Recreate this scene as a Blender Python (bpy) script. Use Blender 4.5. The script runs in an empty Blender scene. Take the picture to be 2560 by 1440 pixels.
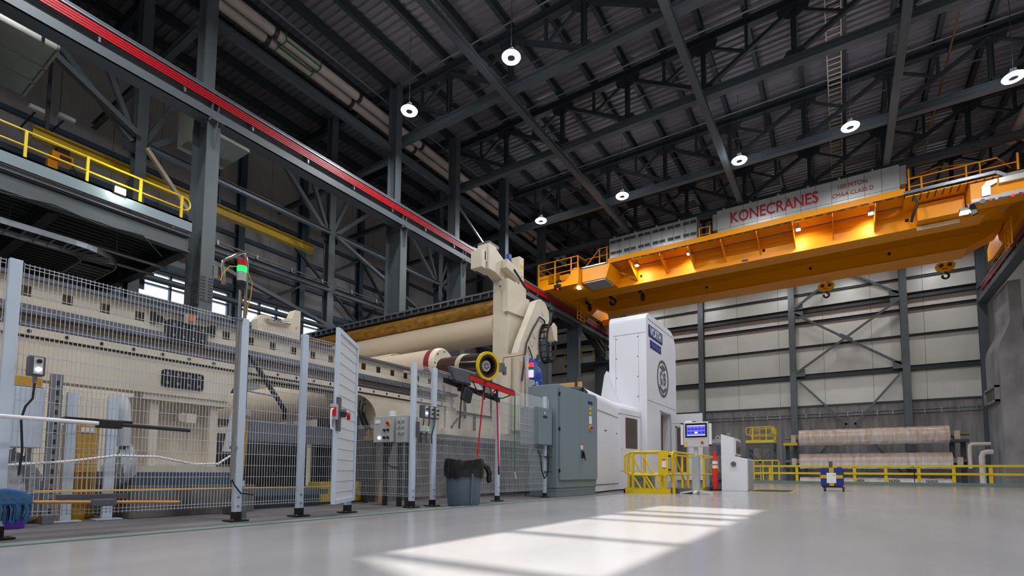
import bpy, math, random
from mathutils import Vector, Matrix
random.seed(7)
S = bpy.context.scene
COL = S.collection
PI = math.pi
# ------------------------------------------------------------------ camera
cd = bpy.data.cameras.new('camera'); cam = bpy.data.objects.new('camera', cd); COL.objects.link(cam)
cam.matrix_world = Matrix(((0.83731794, 0.03134966, 0.54581669, 0.0),
                           (0.54666921, -0.06110605, -0.83511606, 0.0),
                           (0.0071721, 0.99763884, -0.06830309, 0.553), (0, 0, 0, 1)))
cd.sensor_width = 36.0; cd.lens = 1271.0/2560*36; cd.shift_y = 373.0/2560; cd.clip_end = 300; cd.clip_start = 0.05
S.camera = cam
# ------------------------------------------------------------------ daylight and exposure
W = bpy.data.worlds.new('sky'); S.world = W; W.use_nodes = True
bg = W.node_tree.nodes['Background']; bg.inputs[0].default_value = (0.62, 0.79, 1.0, 1); bg.inputs[1].default_value = 2.2
TAN = 0.7
sd = bpy.data.lights.new('sun', 'SUN'); sun = bpy.data.objects.new('sun', sd); COL.objects.link(sun)
sd.energy = 17.0; sd.angle = math.radians(0.55); sd.color = (1.0, 0.96, 0.9)
sun.rotation_euler = Vector((0, 1, -TAN)).to_track_quat('-Z', 'Y').to_euler(); sun.location = (-2, -20, 20)
S.view_settings.view_transform = 'Standard'; S.view_settings.look = 'None'
S.view_settings.exposure = 0.0; S.view_settings.gamma = 1.0; S.view_settings.use_curve_mapping = False
LAMP_W = 235.0

# ------------------------------------------------------------------ materials
def lin(c): return tuple((v/12.92 if v <= 0.04045 else ((v+0.055)/1.055)**2.4) for v in (x/255.0 for x in c))
MATS = {}
def mat(name, rgb, rough=0.5, metal=0.0, var=0.0, scale=3.0, bump=0.0, stretch=(1, 1, 1), emit=0.0, var_rgb=None, coat=0.0, spec=None):
    if name in MATS: return MATS[name]
    m = bpy.data.materials.new(name); m.use_nodes = True; MATS[name] = m
    nt = m.node_tree; N = nt.nodes; L = nt.links; b = N['Principled BSDF']
    c = lin(rgb) + (1,)
    b.inputs['Base Color'].default_value = c; b.inputs['Roughness'].default_value = rough; b.inputs['Metallic'].default_value = metal
    if spec is not None: b.inputs['Specular IOR Level'].default_value = spec
    if coat: b.inputs['Coat Weight'].default_value = coat
    if emit:
        b.inputs['Emission Color'].default_value = c; b.inputs['Emission Strength'].default_value = emit
    if var or bump:
        g = N.new('ShaderNodeNewGeometry'); mp = N.new('ShaderNodeMapping'); mp.inputs['Scale'].default_value = [scale*s for s in stretch]
        L.new(g.outputs['Position'], mp.inputs['Vector'])
        n = N.new('ShaderNodeTexNoise'); n.inputs['Detail'].default_value = 5; n.inputs['Scale'].default_value = 1; L.new(mp.outputs[0], n.inputs['Vector'])
        if var:
            r = N.new('ShaderNodeMapRange'); r.inputs[1].default_value = 0.3; r.inputs[2].default_value = 0.7; L.new(n.outputs['Fac'], r.inputs[0])
            x = N.new('ShaderNodeMix'); x.data_type = 'RGBA'; L.new(r.outputs[0], x.inputs[0])
            v2 = (lin(var_rgb)+(1,)) if var_rgb else tuple(k*(1-var) for k in c[:3])+(1,)
            x.inputs[6].default_value = c; x.inputs[7].default_value = v2
            L.new(x.outputs[2], b.inputs['Base Color'])
        if bump:
            u = N.new('ShaderNodeBump'); u.inputs['Strength'].default_value = bump; u.inputs['Distance'].default_value = 0.02
            L.new(n.outputs['Fac'], u.inputs['Height']); L.new(u.outputs[0], b.inputs['Normal'])
    return m
def ribbed(name, rgb, rough, axis, freq, joint, joint_off=0.0, var=0.1, depth=0.004):
    """painted sheet with fine ribs (bump) and a dark joint line every `joint` metres along `axis`"""
    m = mat(name, rgb, rough, 0, var, 0.7)
    nt = m.node_tree; N = nt.nodes; L = nt.links; b = N['Principled BSDF']
    g = N.new('ShaderNodeNewGeometry'); s = N.new('ShaderNodeSeparateXYZ'); L.new(g.outputs['Position'], s.inputs[0])
    def mth(op, a, v):
        q = N.new('ShaderNodeMath'); q.operation = op
        L.new(a, q.inputs[0]); q.inputs[1].default_value = v; return q.outputs[0]
    a = s.outputs[axis]
    w = mth('SINE', mth('MULTIPLY', a, freq*2*PI), 0)
    u = N.new('ShaderNodeBump'); u.inputs['Strength'].default_value = 0.5; u.inputs['Distance'].default_value = depth
    L.new(w, u.inputs['Height']); L.new(u.outputs[0], b.inputs['Normal'])
    f = mth('FRACT', mth('MULTIPLY', mth('ADD', a, 100.0+joint_off), 1.0/joint), 0)
    k = mth('LESS_THAN', f, 0.018/joint)
    x = N.new('ShaderNodeMix'); x.data_type = 'RGBA'; L.new(k, x.inputs[0])
    src = b.inputs['Base Color'].links[0].from_socket
    L.new(src, x.inputs[6]); x.inputs[7].default_value = lin((70, 68, 66))+(1,)
    L.new(x.outputs[2], b.inputs['Base Color'])
    return m
M = dict(
    floor=mat('floor_epoxy', (168, 166, 167), 0.2, 0, 0.12, 0.9, 0.02, (1.0, 0.25, 1), var_rgb=(150, 148, 149)),
    slab=mat('slab_concrete', (118, 113, 114), 0.75, 0, 0.3, 1.6, 0.15, (1, 0.35, 1), var_rgb=(88, 84, 86)),
    curbpaint=mat('curb_paint', (124, 138, 132), 0.5, 0, 0.15, 2),
    concrete=mat('board_concrete', (146, 142, 140), 0.85, 0, 0.35, 1.2, 0.2, (3.5, 3.5, 0.35), var_rgb=(112, 110, 110)),
    oldconcrete=mat('stained_concrete', (122, 118, 114), 0.85, 0, 0.5, 2.2, 0.3, (1, 1, 0.8), var_rgb=(62, 58, 56)),
    pillar=mat('pillar_concrete', (150, 148, 148), 0.8, 0, 0.25, 1.2, 0.15, (1, 1, 0.6), var_rgb=(116, 114, 115)),
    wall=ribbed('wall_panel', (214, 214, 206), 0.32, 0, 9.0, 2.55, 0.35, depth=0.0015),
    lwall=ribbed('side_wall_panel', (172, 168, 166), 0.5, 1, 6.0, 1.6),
    deck=mat('roof_deck', (134, 130, 136), 0.42, 0.25, 0.2, 1.5, 0, (0.4, 3, 1)),
    steel=mat('green_grey_steel', (84, 91, 95), 0.42, 0, 0.12, 1.5),
    steeld=mat('dark_steel', (48, 54, 57), 0.5, 0, 0.15, 1.5),
    steelb=mat('blue_grey_steel', (70, 88, 100), 0.45, 0, 0.1, 1.5),
    orange=mat('crane_orange', (248, 158, 0), 0.42, 0, 0.05, 1.0, spec=0.25),
    yellow=mat('safety_yellow', (232, 198, 14), 0.4, 0, 0.06, 3),
    dyellow=mat('dull_yellow', (206, 172, 12), 0.5, 0, 0.12, 2),
    cream=mat('machine_cream', (222, 212, 192), 0.38, 0, 0.1, 1.3, var_rgb=(206, 195, 173)),
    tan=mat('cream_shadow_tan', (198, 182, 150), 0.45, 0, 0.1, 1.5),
    rollcream=mat('roll_cream', (212, 194, 168), 0.35, 0, 0.05, 0.8),
    rust=mat('rusty_yellow', (178, 130, 40), 0.5, 0.2, 0.6, 4, 0.1, (1, 2, 2), var_rgb=(112, 78, 24)),
    white=mat('machine_white', (226, 227, 234), 0.3, 0, 0.04, 0.8),
    postw=mat('fence_post_white', (198, 212, 226), 0.35, 0, 0.03, 3),
    wirew=mat('fence_wire', (196, 200, 206), 0.4, 0.1),
    cab=mat('cabinet_grey', (122, 138, 144), 0.35, 0, 0.04, 1),
    galv=mat('galvanised', (150, 155, 160), 0.35, 0.7, 0.2, 6),
    alu=mat('brushed_aluminium', (230, 232, 226), 0.3, 0.6, 0.1, 1.2, 0.12, (0.7, 1, 1.6)),
    chrome=mat('polished_steel', (190, 188, 184), 0.12, 1.0),
    railsteel=mat('rail_steel', (132, 134, 146), 0.3, 0.6, 0.15, 3),
    black=mat('black_rubber', (26, 26, 28), 0.5, 0, 0.1, 5),
    plastic=mat('black_plastic', (34, 34, 37), 0.35),
    bag=mat('bin_bag', (24, 23, 25), 0.25, 0, 0, 3),
    dark=mat('dark_void', (14, 14, 15), 0.8),
    red=mat('conductor_red', (168, 8, 22), 0.4),
    sred=mat('signal_red', (206, 24, 28), 0.35),
    maroon=mat('roll_maroon', (140, 36, 52), 0.4),
    blue=mat('cylinder_blue', (14, 62, 150), 0.35),
    navy=mat('label_navy', (26, 42, 110), 0.4),
    green=mat('pole_green', (16, 120, 62), 0.4),
    wood=mat('pole_wood', (206, 150, 88), 0.5, 0, 0.2, 8, 0, (8, 1, 8)),
    ply=mat('plywood', (206, 168, 112), 0.6, 0, 0.15, 4, 0, (1, 6, 6)),
    wrap=mat('roll_wrap', (204, 188, 178), 0.3, 0, 0.4, 2.0, 0.3, (3, 1, 0.4), var_rgb=(168, 142, 120)),
    wrapw=mat('printed_wrap', (218, 212, 208), 0.35, 0, 0.15, 2.0, 0.2, (3, 1, 0.4), var_rgb=(190, 174, 160)),
    journal=mat('journal_steel', (126, 116, 104), 0.5, 0.2, 0.3, 4),
    dcream=mat('dirty_cream', (186, 172, 146), 0.5, 0, 0.2, 6),
    gatesheet=mat('gate_sheet', (206, 210, 212), 0.45, 0, 0.05, 2),
    wrapc=mat('clear_wrap', (196, 200, 206), 0.25, 0, 0.15, 5, 0.2),
    pipew=mat('pipe_insulation', (196, 184, 176), 0.6, 0, 0.15, 2),
    duct=mat('duct_sheet', (156, 158, 146), 0.4, 0.3, 0.15, 1.5),
    binp=mat('bin_grey_plastic', (92, 108, 124), 0.4, 0, 0.05, 2),
    paper=mat('paper', (232, 232, 234), 0.6),
    hazard=mat('sticker_yellow', (226, 190, 20), 0.5),
    brown=mat('shaft_brown', (92, 62, 52), 0.35, 0.3, 0.3, 4),
    shaft=mat('shaft_steel', (120, 112, 104), 0.2, 0.9, 0.3, 3, 0, (0.6, 5, 5)),
    brass=mat('brass_pipe', (150, 122, 70), 0.35, 0.6),
    grey=mat('dark_grey_box', (84, 86, 94), 0.4),
    lgrey=mat('panel_grey', (176, 178, 178), 0.35),
    hmi=mat('console_grey', (206, 204, 200), 0.35),
    mop=mat('mop_blue', (22, 96, 158), 0.9, 0, 0.4, 20, 0.5, var_rgb=(70, 96, 116)),
    purple=mat('purple_tub', (88, 52, 170), 0.4),
    amber=mat('amber_tank', (206, 150, 20), 0.35, 0, 0.1, 3),
    redletter=mat('logo_red', (176, 26, 34), 0.45),
    logogrey=mat('logo_grey', (96, 96, 100), 0.45),
    silverletter=mat('letter_silver', (206, 208, 206), 0.4),
    blueletter=mat('letter_pale_blue', (90, 110, 170), 0.4),
    ink=mat('ink_black', (40, 40, 42), 0.6),
    window_dark=mat('tinted_window', (98, 88, 82), 0.12, 0, 0.1, 2),
    mesh_dark=mat('vent_grille', (92, 92, 84), 0.5),
    coneo=mat('cone_red', (228, 46, 34), 0.4),
    led=mat('lamp_light', (244, 247, 255), 0.5, emit=30.0),
    flood=mat('flood_light', (255, 246, 232), 0.5, emit=24.0),
    glow_red=mat('light_red', (255, 30, 40), 0.4, emit=2.2),
    dull_red=mat('lens_red', (170, 20, 34), 0.3, emit=0.15),
    glow_green=mat('light_green', (20, 235, 90), 0.4, emit=1.6),
    dull_green=mat('lens_green', (20, 120, 60), 0.3),
    glow_blue=mat('light_violet', (170, 160, 255), 0.4, emit=1.6),
    glow_white=mat('light_white', (232, 226, 255), 0.4, emit=4.0),
    screen=mat('screen_blue', (92, 96, 226), 0.3, emit=0.75),
    screen_d=mat('screen_tile', (48, 52, 150), 0.3, emit=0.5),
    screen_l=mat('screen_light', (214, 206, 255), 0.3, emit=0.9),
    blackbezel=mat('bezel_black', (14, 14, 20), 0.2),
    cable_y=mat('cable_yellow', (216, 160, 30), 0.5),
    orangeplug=mat('sensor_orange', (226, 110, 40), 0.4),
    bluetape=mat('blue_tape', (26, 44, 128), 0.5),
)
def glass_mat():
    m = bpy.data.materials.new('window_pane'); m.use_nodes = True; nt = m.node_tree; N = nt.nodes; L = nt.links
    N.remove(N['Principled BSDF']); o = N['Material Output']
    t = N.new('ShaderNodeBsdfTransparent'); g = N.new('ShaderNodeBsdfGlossy'); g.inputs['Roughness'].default_value = 0.05
    x = N.new('ShaderNodeMixShader'); x.inputs[0].default_value = 0.07
    L.new(t.outputs[0], x.inputs[1]); L.new(g.outputs[0], x.inputs[2]); L.new(x.outputs[0], o.inputs[0]); return m
M['glass'] = glass_mat()
def clear_mat():
    m = bpy.data.materials.new('clear_guard'); m.use_nodes = True; nt = m.node_tree; N = nt.nodes; L = nt.links
    b = N['Principled BSDF']; o = N['Material Output']; b.inputs['Base Color'].default_value = (0.8, 0.8, 0.84, 1); b.inputs['Roughness'].default_value = 0.15
    t = N.new('ShaderNodeBsdfTransparent'); x = N.new('ShaderNodeMixShader'); x.inputs[0].default_value = 0.2
    L.new(t.outputs[0], x.inputs[1]); L.new(b.outputs[0], x.inputs[2]); L.new(x.outputs[0], o.inputs[0]); return m
M['clear'] = clear_mat()

# ------------------------------------------------------------------ mesh builder
class MB:
    def __init__(s): s.v = []; s.f = []; s.sm = []
    def add(s, vs, fs, smooth=False):
        o = len(s.v); s.v += [tuple(v) for v in vs]; s.f += [tuple(i+o for i in f) for f in fs]; s.sm += [smooth]*len(fs); return s
    def box(s, x0, y0, z0, x1, y1, z1):
        x0, x1 = min(x0, x1), max(x0, x1); y0, y1 = min(y0, y1), max(y0, y1); z0, z1 = min(z0, z1), max(z0, z1)
        return s.add([(x0, y0, z0), (x1, y0, z0), (x1, y1, z0), (x0, y1, z0), (x0, y0, z1), (x1, y0, z1), (x1, y1, z1), (x0, y1, z1)],
                     [(0, 3, 2, 1), (4, 5, 6, 7), (0, 1, 5, 4), (1, 2, 6, 5), (2, 3, 7, 6), (3, 0, 4, 7)])
    def bar(s, p, q, w, h, up=(0, 0, 1)):
        """rectangular bar from p to q; w across, h along `up`"""
        p = Vector(p); q = Vector(q); d = (q-p).normalized(); u = Vector(up); r = d.cross(u)
        if r.length < 1e-4: u = Vector((1, 0, 0)); r = d.cross(u)
        r.normalize(); u = r.cross(d).normalized(); vs = []
        for c in (p, q):
            for a, b in ((-1, -1), (1, -1), (1, 1), (-1, 1)): vs.append(c+r*(a*w/2)+u*(b*h/2))
        return s.add(vs, [(0, 1, 2, 3), (7, 6, 5, 4), (0, 4, 5, 1), (1, 5, 6, 2), (2, 6, 7, 3), (3, 7, 4, 0)])
    def cyl(s, p, q, r, n=16, r2=None, caps=True):
        p = Vector(p); q = Vector(q); r2 = r if r2 is None else r2; d = (q-p).normalized()
        a = d.orthogonal().normalized(); b = d.cross(a); vs = []
        for c, R in ((p, r), (q, r2)):
            for i in range(n):
                t = 2*PI*i/n; vs.append(c+a*(R*math.cos(t))+b*(R*math.sin(t)))
        s.add(vs, [(i, (i+1) % n, n+(i+1) % n, n+i) for i in range(n)], True)
        if caps:
            s.add(vs[:n], [tuple(range(n-1, -1, -1))]); s.add(vs[n:], [tuple(range(n))])
        return s
    def tube(s, pts, r, n=8, closed=False):
        pts = [Vector(p) for p in pts]; k = len(pts); rings = []; prev = None
        for i, p in enumerate(pts):
            if closed: t = (pts[(i+1) % k]-pts[i-1])
            else: t = pts[min(i+1, k-1)]-pts[max(i-1, 0)]
            t.normalize()
            a = prev - t*prev.dot(t) if prev is not None else t.orthogonal()
            if a.length < 1e-5: a = t.orthogonal()
            a.normalize(); prev = a; b = t.cross(a)
            rings.append([p+a*(r*math.cos(2*PI*j/n))+b*(r*math.sin(2*PI*j/n)) for j in range(n)])
        vs = [v for R in rings for v in R]; fs = []
        for i in range(k if closed else k-1):
            o = i*n; o2 = ((i+1) % k)*n
            for j in range(n): fs.append((o+j, o+(j+1) % n, o2+(j+1) % n, o2+j))
        s.add(vs, fs, True)
        if not closed:
            s.add(rings[0], [tuple(range(n-1, -1, -1))]); s.add(rings[-1], [tuple(range(n))])
        return s
    def prism(s, poly, axis, a0, a1):
        """poly: 2-D outline in the two other axes (order x,y,z), extruded along axis"""
        def P(u, v, a): return (a, u, v) if axis == 0 else ((u, a, v) if axis == 1 else (u, v, a))
        n = len(poly); vs = [P(u, v, a0) for u, v in poly]+[P(u, v, a1) for u, v in poly]
        return s.add(vs, [tuple(range(n-1, -1, -1)), tuple(range(n, 2*n))]+[(i, (i+1) % n, n+(i+1) % n, n+i) for i in range(n)])
    def lathe(s, prof, o, axis=(0, 0, 1), n=24):
        """prof: (radius, height) pairs along axis from o"""
        d = Vector(axis).normalized(); a = d.orthogonal().normalized(); b = d.cross(a); o = Vector(o); vs = []
        for r, h in prof:
            for i in range(n):
                t = 2*PI*i/n; vs.append(o+d*h+a*(r*math.cos(t))+b*(r*math.sin(t)))
        fs = []
        for k in range(len(prof)-1):
            for i in range(n): fs.append((k*n+i, k*n+(i+1) % n, (k+1)*n+(i+1) % n, (k+1)*n+i))
        return s.add(vs, fs, True)
    def hsec(s, p, q, depth, width, tf=0.03, tw=0.02, along=(1, 0, 0)):
        """I-section from p to q: web lies along `along`, flanges at its ends"""
        p = Vector(p); q = Vector(q); a = Vector(along)
        for sg in (-1, 1): s.bar(p+a*sg*(depth-tf)/2, q+a*sg*(depth-tf)/2, width, tf, up=a)
        s.bar(p, q, tw, depth-2*tf, up=a); return s
    def holes(s, axis, plane, u0, u1, v0, v1, hs):
        """flat sheet in plane axis=plane with a row of rectangular holes (u0,u1,v0,v1); hs share v-range"""
        def P(u, v): return (plane, u, v) if axis == 0 else ((u, plane, v) if axis == 1 else (u, v, plane))
        def q(a, b, c, d): s.add([P(a, c), P(b, c), P(b, d), P(a, d)], [(0, 1, 2, 3)])
        hv0, hv1 = hs[0][2], hs[0][3]
        q(u0, u1, v0, hv0); q(u0, u1, hv1, v1); c = u0
        for h in hs: q(c, h[0], hv0, hv1); c = h[1]
        q(c, u1, hv0, hv1); return s
def link(name, mb, m, parent=None, bevel=0.0, origin=None):
    me = bpy.data.meshes.new(name)
    base = Vector((0, 0, 0)); p = parent
    while p is not None: base += p.location; p = p.parent
    loc = Vector((0, 0, 0))
    if parent is None and origin is not None: loc = Vector(origin)
    if parent is not None and mb.v:
        lo = [min(v[i] for v in mb.v) for i in range(3)]; hi = [max(v[i] for v in mb.v) for i in range(3)]
        loc = Vector([(lo[i]+hi[i])/2 for i in range(3)])-base
    sh = base+loc
    me.from_pydata([tuple(Vector(v)-sh) for v in mb.v], [], mb.f)
    me.polygons.foreach_set('use_smooth', mb.sm); me.update()
    if any(mb.sm): me.set_sharp_from_angle(angle=math.radians(40))
    o = bpy.data.objects.new(name, me); COL.objects.link(o); o.location = loc; o.parent = parent
    me.materials.append(M[m] if isinstance(m, str) else m)
    if bevel:
        b = o.modifiers.new('bevel', 'BEVEL'); b.width = bevel; b.segments = 2; b.limit_method = 'ANGLE'; b.angle_limit = math.radians(50)
    return o
def tag(o, label, cat, group=None, kind=None):
    if label: o['label'] = label
    if cat: o['category'] = cat
    if group: o['group'] = group
    if kind: o['kind'] = kind
    return o
def thing(name, label, cat, loc=(0, 0, 0), group=None):
    o = bpy.data.objects.new(name, None); COL.objects.link(o); o.location = loc; o.empty_display_size = 0.2
    return tag(o, label, cat, group)
def part(name, mb, m, parent, label=None, bevel=0.0):
    o = link(name, mb, m, parent, bevel)
    if label: o['label'] = label
    return o
def solo(name, mb, m, label, cat, group=None, bevel=0.0):
    lo = [min(v[i] for v in mb.v) for i in range(3)]; hi = [max(v[i] for v in mb.v) for i in range(3)]
    return tag(link(name, mb, m, None, bevel, ((lo[0]+hi[0])/2, (lo[1]+hi[1])/2, lo[2])), label, cat, group)
def struct(name, mb, m, parent=None): return tag(link(name, mb, m, parent), None, None, None, 'structure' if parent is None else None)
def kids(o): return list(o.children)
def dup(o, dloc=(0, 0, 0), label=None, rz=None, parent=None):
    c = o.copy(); COL.objects.link(c); c.parent = parent
    if parent is None:
        c.location = Vector(o.location)+Vector(dloc)
        if label: c['label'] = label
        if rz is not None: c.rotation_euler = (0, 0, rz)
    for k in kids(o): dup(k, parent=c)
    return c
def text_mb(txt, size, thick=0.004, bold=0.0):
    cu = bpy.data.curves.new('t', 'FONT'); cu.body = txt; cu.size = size; cu.extrude = thick; cu.offset = bold; cu.align_x = 'CENTER'; cu.align_y = 'CENTER'
    o = bpy.data.objects.new('t', cu); COL.objects.link(o); me = bpy.data.meshes.new_from_object(o)
    vs = [tuple(v.co) for v in me.vertices]; fs = [tuple(p.vertices) for p in me.polygons]
    bpy.data.objects.remove(o); bpy.data.curves.remove(cu); bpy.data.meshes.remove(me); return vs, fs
def letters(txt, size, at, right, up, width=None, bold=0.0, thick=0.004):
    """writing centred at `at`, reading along `right`; optional total width"""
    vs, fs = text_mb(txt, size, thick, bold); r = Vector(right).normalized(); u = Vector(up).normalized(); n = r.cross(u); a = Vector(at); k = 1.0
    if width:
        xs = [v[0] for v in vs]; k = width/(max(xs)-min(xs))
    return MB().add([a+r*(v[0]*k)+u*v[1]+n*v[2] for v in vs], fs)
def arc(c, r, a0, a1, n, e1, e2):
    c = Vector(c); e1 = Vector(e1); e2 = Vector(e2)
    return [c+e1*(r*math.cos(a0+(a1-a0)*i/n))+e2*(r*math.sin(a0+(a1-a0)*i/n)) for i in range(n+1)]
def rpoly(x0, y0, x1, y1, r, n=5):
    out = []
    for cx, cy, a in ((x1-r, y1-r, 0), (x0+r, y1-r, PI/2), (x0+r, y0+r, PI), (x1-r, y0+r, 1.5*PI)):
        out += [(cx+r*math.cos(a+PI/2*i/n), cy+r*math.sin(a+PI/2*i/n)) for i in range(n+1)]
    return out
ORD = ['first', 'second', 'third', 'fourth', 'fifth', 'sixth', 'seventh', 'eighth', 'ninth', 'tenth', 'eleventh', 'twelfth', 'thirteenth', 'fourteenth', 'fifteenth', 'sixteenth', 'seventeenth', 'eighteenth']

# ================================================================== SETTING
XW, XR, YF, YB, ZR = -23.0, 9.5, -9.0, 38.0, 16.5
struct('floor', MB().box(-4.95, YF, -0.3, XR, 33.1, 0), 'floor')
struct('floor', MB().box(XW, YF, -0.3, -4.95, 38, -0.004), 'slab')
struct('floor', MB().box(-4.95, 33.3, -2.8, XR, YB, -2.5), 'concrete')
struct('trim_1', MB().box(-5.13, YF, -0.01, -4.95, 13.2, 0.012), 'curbpaint')
struct('trim_2', MB().box(-4.95, 33.1, -0.1, XR, 33.3, 0.17), 'curbpaint')
mb = MB(); prof = []; y = YF; k = 0
while y < YB+0.3:
    prof += [(y, ZR), (y+0.10, ZR), (y+0.14, ZR+0.07), (y+0.24, ZR+0.07), (y+0.28, ZR)]; y += 0.28
poly = prof+[(prof[-1][0], ZR+0.2), (YF, ZR+0.2)]
vs = [(XW-0.2, a, b) for a, b in prof]+[(XR+0.2, a, b) for a, b in prof]; n = len(prof)
mb.add(vs, [(i, n+i, n+i+1, i+1) for i in range(n-1)]); mb.box(XW-0.2, YF-0.2, ZR+0.1, XR+0.2, YB+0.3, ZR+0.2)
struct('ceiling', mb, 'deck')
# back wall: insulated panels above a poured concrete base
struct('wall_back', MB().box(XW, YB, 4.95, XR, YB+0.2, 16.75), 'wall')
struct('wall_back', MB().box(XW, YB-0.06, -2.8, XR, YB+0.2, 4.95), 'concrete')
struct('trim_3', MB().box(XW, YB-0.1, 4.86, XR, YB-0.06, 4.99), 'steeld')
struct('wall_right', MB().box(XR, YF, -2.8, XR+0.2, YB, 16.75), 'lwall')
# left wall with a ribbon of windows
bays = [(4.6, 7.75), (8.25, 11.75), (12.35, 14.95), (15.45, 18.6), (19.2, 22.2), (22.8, 26.2), (26.8, 30.0)]
mb = MB().box(XW-0.2, YF, -0.3, XW, YB, 7.4).box(XW-0.2, YF, 8.5, XW, YB, 16.75); c = YF
for a, b in bays: mb.box(XW-0.2, c, 7.4, XW, a, 8.5); c = b
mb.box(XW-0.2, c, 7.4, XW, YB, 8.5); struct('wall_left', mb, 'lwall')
for i, (a, b) in enumerate(bays):
    fr = MB().box(XW-0.12, a, 7.4, XW+0.03, b, 7.46).box(XW-0.12, a, 8.44, XW+0.03, b, 8.5).box(XW-0.12, a, 7.92, XW+0.03, b, 7.98)
    nn = 3; [fr.box(XW-0.12, a+(b-a)*j/nn-0.035, 7.4, XW+0.03, a+(b-a)*j/nn+0.035, 8.5) for j in range(nn+1)]
    w = struct('window_%d' % (i+1), fr, 'steelb'); struct('pane', MB().box(XW-0.08, a, 7.4, XW-0.07, b, 8.5), 'glass', w)
# front wall behind the camera: a tall window lets the sun in
zb = [7.07, 7.99, 8.08, 9.13, 9.22, 10.31, 10.40, 10.85, 11.06, 11.40, 11.56, 12.5]
x0, x1 = -2.63, -1.08
mb = MB().box(XW, YF-0.2, -0.3, x0, YF, 16.75).box(x1, YF-0.2, -0.3, XR, YF, 16.75).prism([(x0, -0.3), (x1, -0.3), (x1, 7.43), (x0, 7.89)], 1, YF-0.2, YF).box(x0, YF-0.2, 12.5, x1, YF, 14.55).box(x0, YF-0.2, 14.69, x1, YF, 16.75)
struct('wall_front', mb, 'lwall')
fr = MB()
for a, b in zip(zb[1::2], zb[2::2]): fr.box(x0, YF-0.12, a, x1, YF-0.06, b)
w = struct('window_8', fr, 'steelb'); struct('pane', MB().box(x0, YF-0.15, 7.0, x1, YF-0.14, 12.5).box(x0, YF-0.15, 14.5, x1, YF-0.14, 14.7), 'glass', w)

# ================================================================== STEEL FRAME
# --- columns of the crane runway
CY = [6.67, 13.87, 17.6, 21.7, 25.75, 29.7, 34.2]
clab = ['wide grey steel column nearest the camera with a bolted splice, at the mezzanine end', 'second grey steel runway column, beyond the open machine guard door', 'third runway column, half hidden behind the cream crossbeam', 'fourth runway column, behind the tall cream machine tower', 'fifth runway column, just left of the orange crane end', 'sixth runway column, under the orange crane ladder left of the white tower', 'last runway column before the back wall, behind the white tower']
for i, y in enumerate(CY):
    t = thing('steel_column', clab[i], 'column', (-14.6, y, 0), 'left crane runway columns')
    part('lower_shaft', MB().hsec((-14.62, y, 0), (-14.62, y, 10.08), 0.84, 0.34, 0.035, 0.02), 'steel', t)
    part('upper_shaft', MB().hsec((-14.82, y, 10.08), (-14.82, y, 16.2), 0.46, 0.30, 0.03, 0.018), 'steel', t)
    part('cap_bracket', MB().box(-14.6, y-0.17, 10.02, -13.98, y+0.17, 10.1).prism([(-14.2, 9.3), (-14.2, 10.02), (-14.0, 10.02), (-14.16, 9.4)], 1, y-0.012, y+0.012), 'steel', t)
    part('base_plate', MB().box(-15.1, y-0.3, -0.004, -14.1, y+0.3, 0.04), 'steeld', t)
    if i == 0:
        b = MB().box(-14.2, y-0.15, 5.05, -14.185, y+0.15, 5.75).box(-14.95, y-0.03, 5.05, -14.3, y-0.012, 5.75)
        part('splice_plate', b, 'steel', t)
        b = MB()
        for r in range(8):
            for s in (-0.12, -0.06, 0.06, 0.12): b.cyl((-14.185, y+s, 5.1+r*0.085), (-14.16, y+s, 5.1+r*0.085), 0.018, 8)
            for s in range(5): b.cyl((-14.9+s*0.13, y-0.03, 5.1+r*0.085), (-14.9+s*0.13, y-0.055, 5.1+r*0.085), 0.018, 8)
        part('bolt_rows', b, 'steeld', t)
# --- runway beams with their red conductor bars
def runway(x, sg, label, condm, cl):
    t = thing('runway_beam', label, 'beam', (x, 14, 10.1))
    e = x+sg*0.22
    b = MB().box(x-0.22, YF+0.3, 10.1, x+0.22, YB-0.4, 10.13).box(e-0.02, YF+0.3, 10.1, e, YB-0.4, 10.36).box(x-0.01, YF+0.3, 10.13, x+0.01, YB-0.4, 10.95).box(x-0.2, YF+0.3, 10.92, x+0.2, YB-0.4, 10.96)
    part('girder', b, 'steel', t)
    part('crane_rail', MB().box(x-0.04, YF+0.3, 10.96, x+0.04, YB-0.4, 11.08), 'railsteel', t)
    b = MB(); xc = x+sg*0.2
    for q in range(4): b.box(xc-0.012, YF+0.4, 10.575+q*0.062, xc+0.012, YB-1.5, 10.62+q*0.062)
    part('conductor_bar', b, condm, t, cl)
    b = MB().box(xc-0.03, YF+0.4, 10.84, xc+0.03, YB-1.5, 10.885)
    part('cable_channel', b, 'galv', t)
    yy = 2.2; b = MB()
    while yy < 37: b.box(xc-sg*0.02, yy, 10.52, xc-sg*0.2, yy+0.05, 10.82).box(xc-0.02, yy, 10.42, xc+0.02, yy+0.04, 10.53); yy += 1.83
    part('conductor_bracket', b, 'galv', t)
    b = MB()
    for y in CY: b.box(x-0.2, y-0.09, 10.13, x+0.2, y-0.07, 10.92).box(x-0.2, y+0.07, 10.13, x+0.2, y+0.09, 10.92)
    part('web_stiffener', b, 'steel', t)
runway(-14.35, 1, 'left grey crane runway beam with a bright red conductor line along it', 'red', 'bright red conductor bars')
runway(6.72, -1, 'right crane runway beam with maroon conductor bars above the concrete pillar', 'maroon', 'maroon conductor bars')
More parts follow.
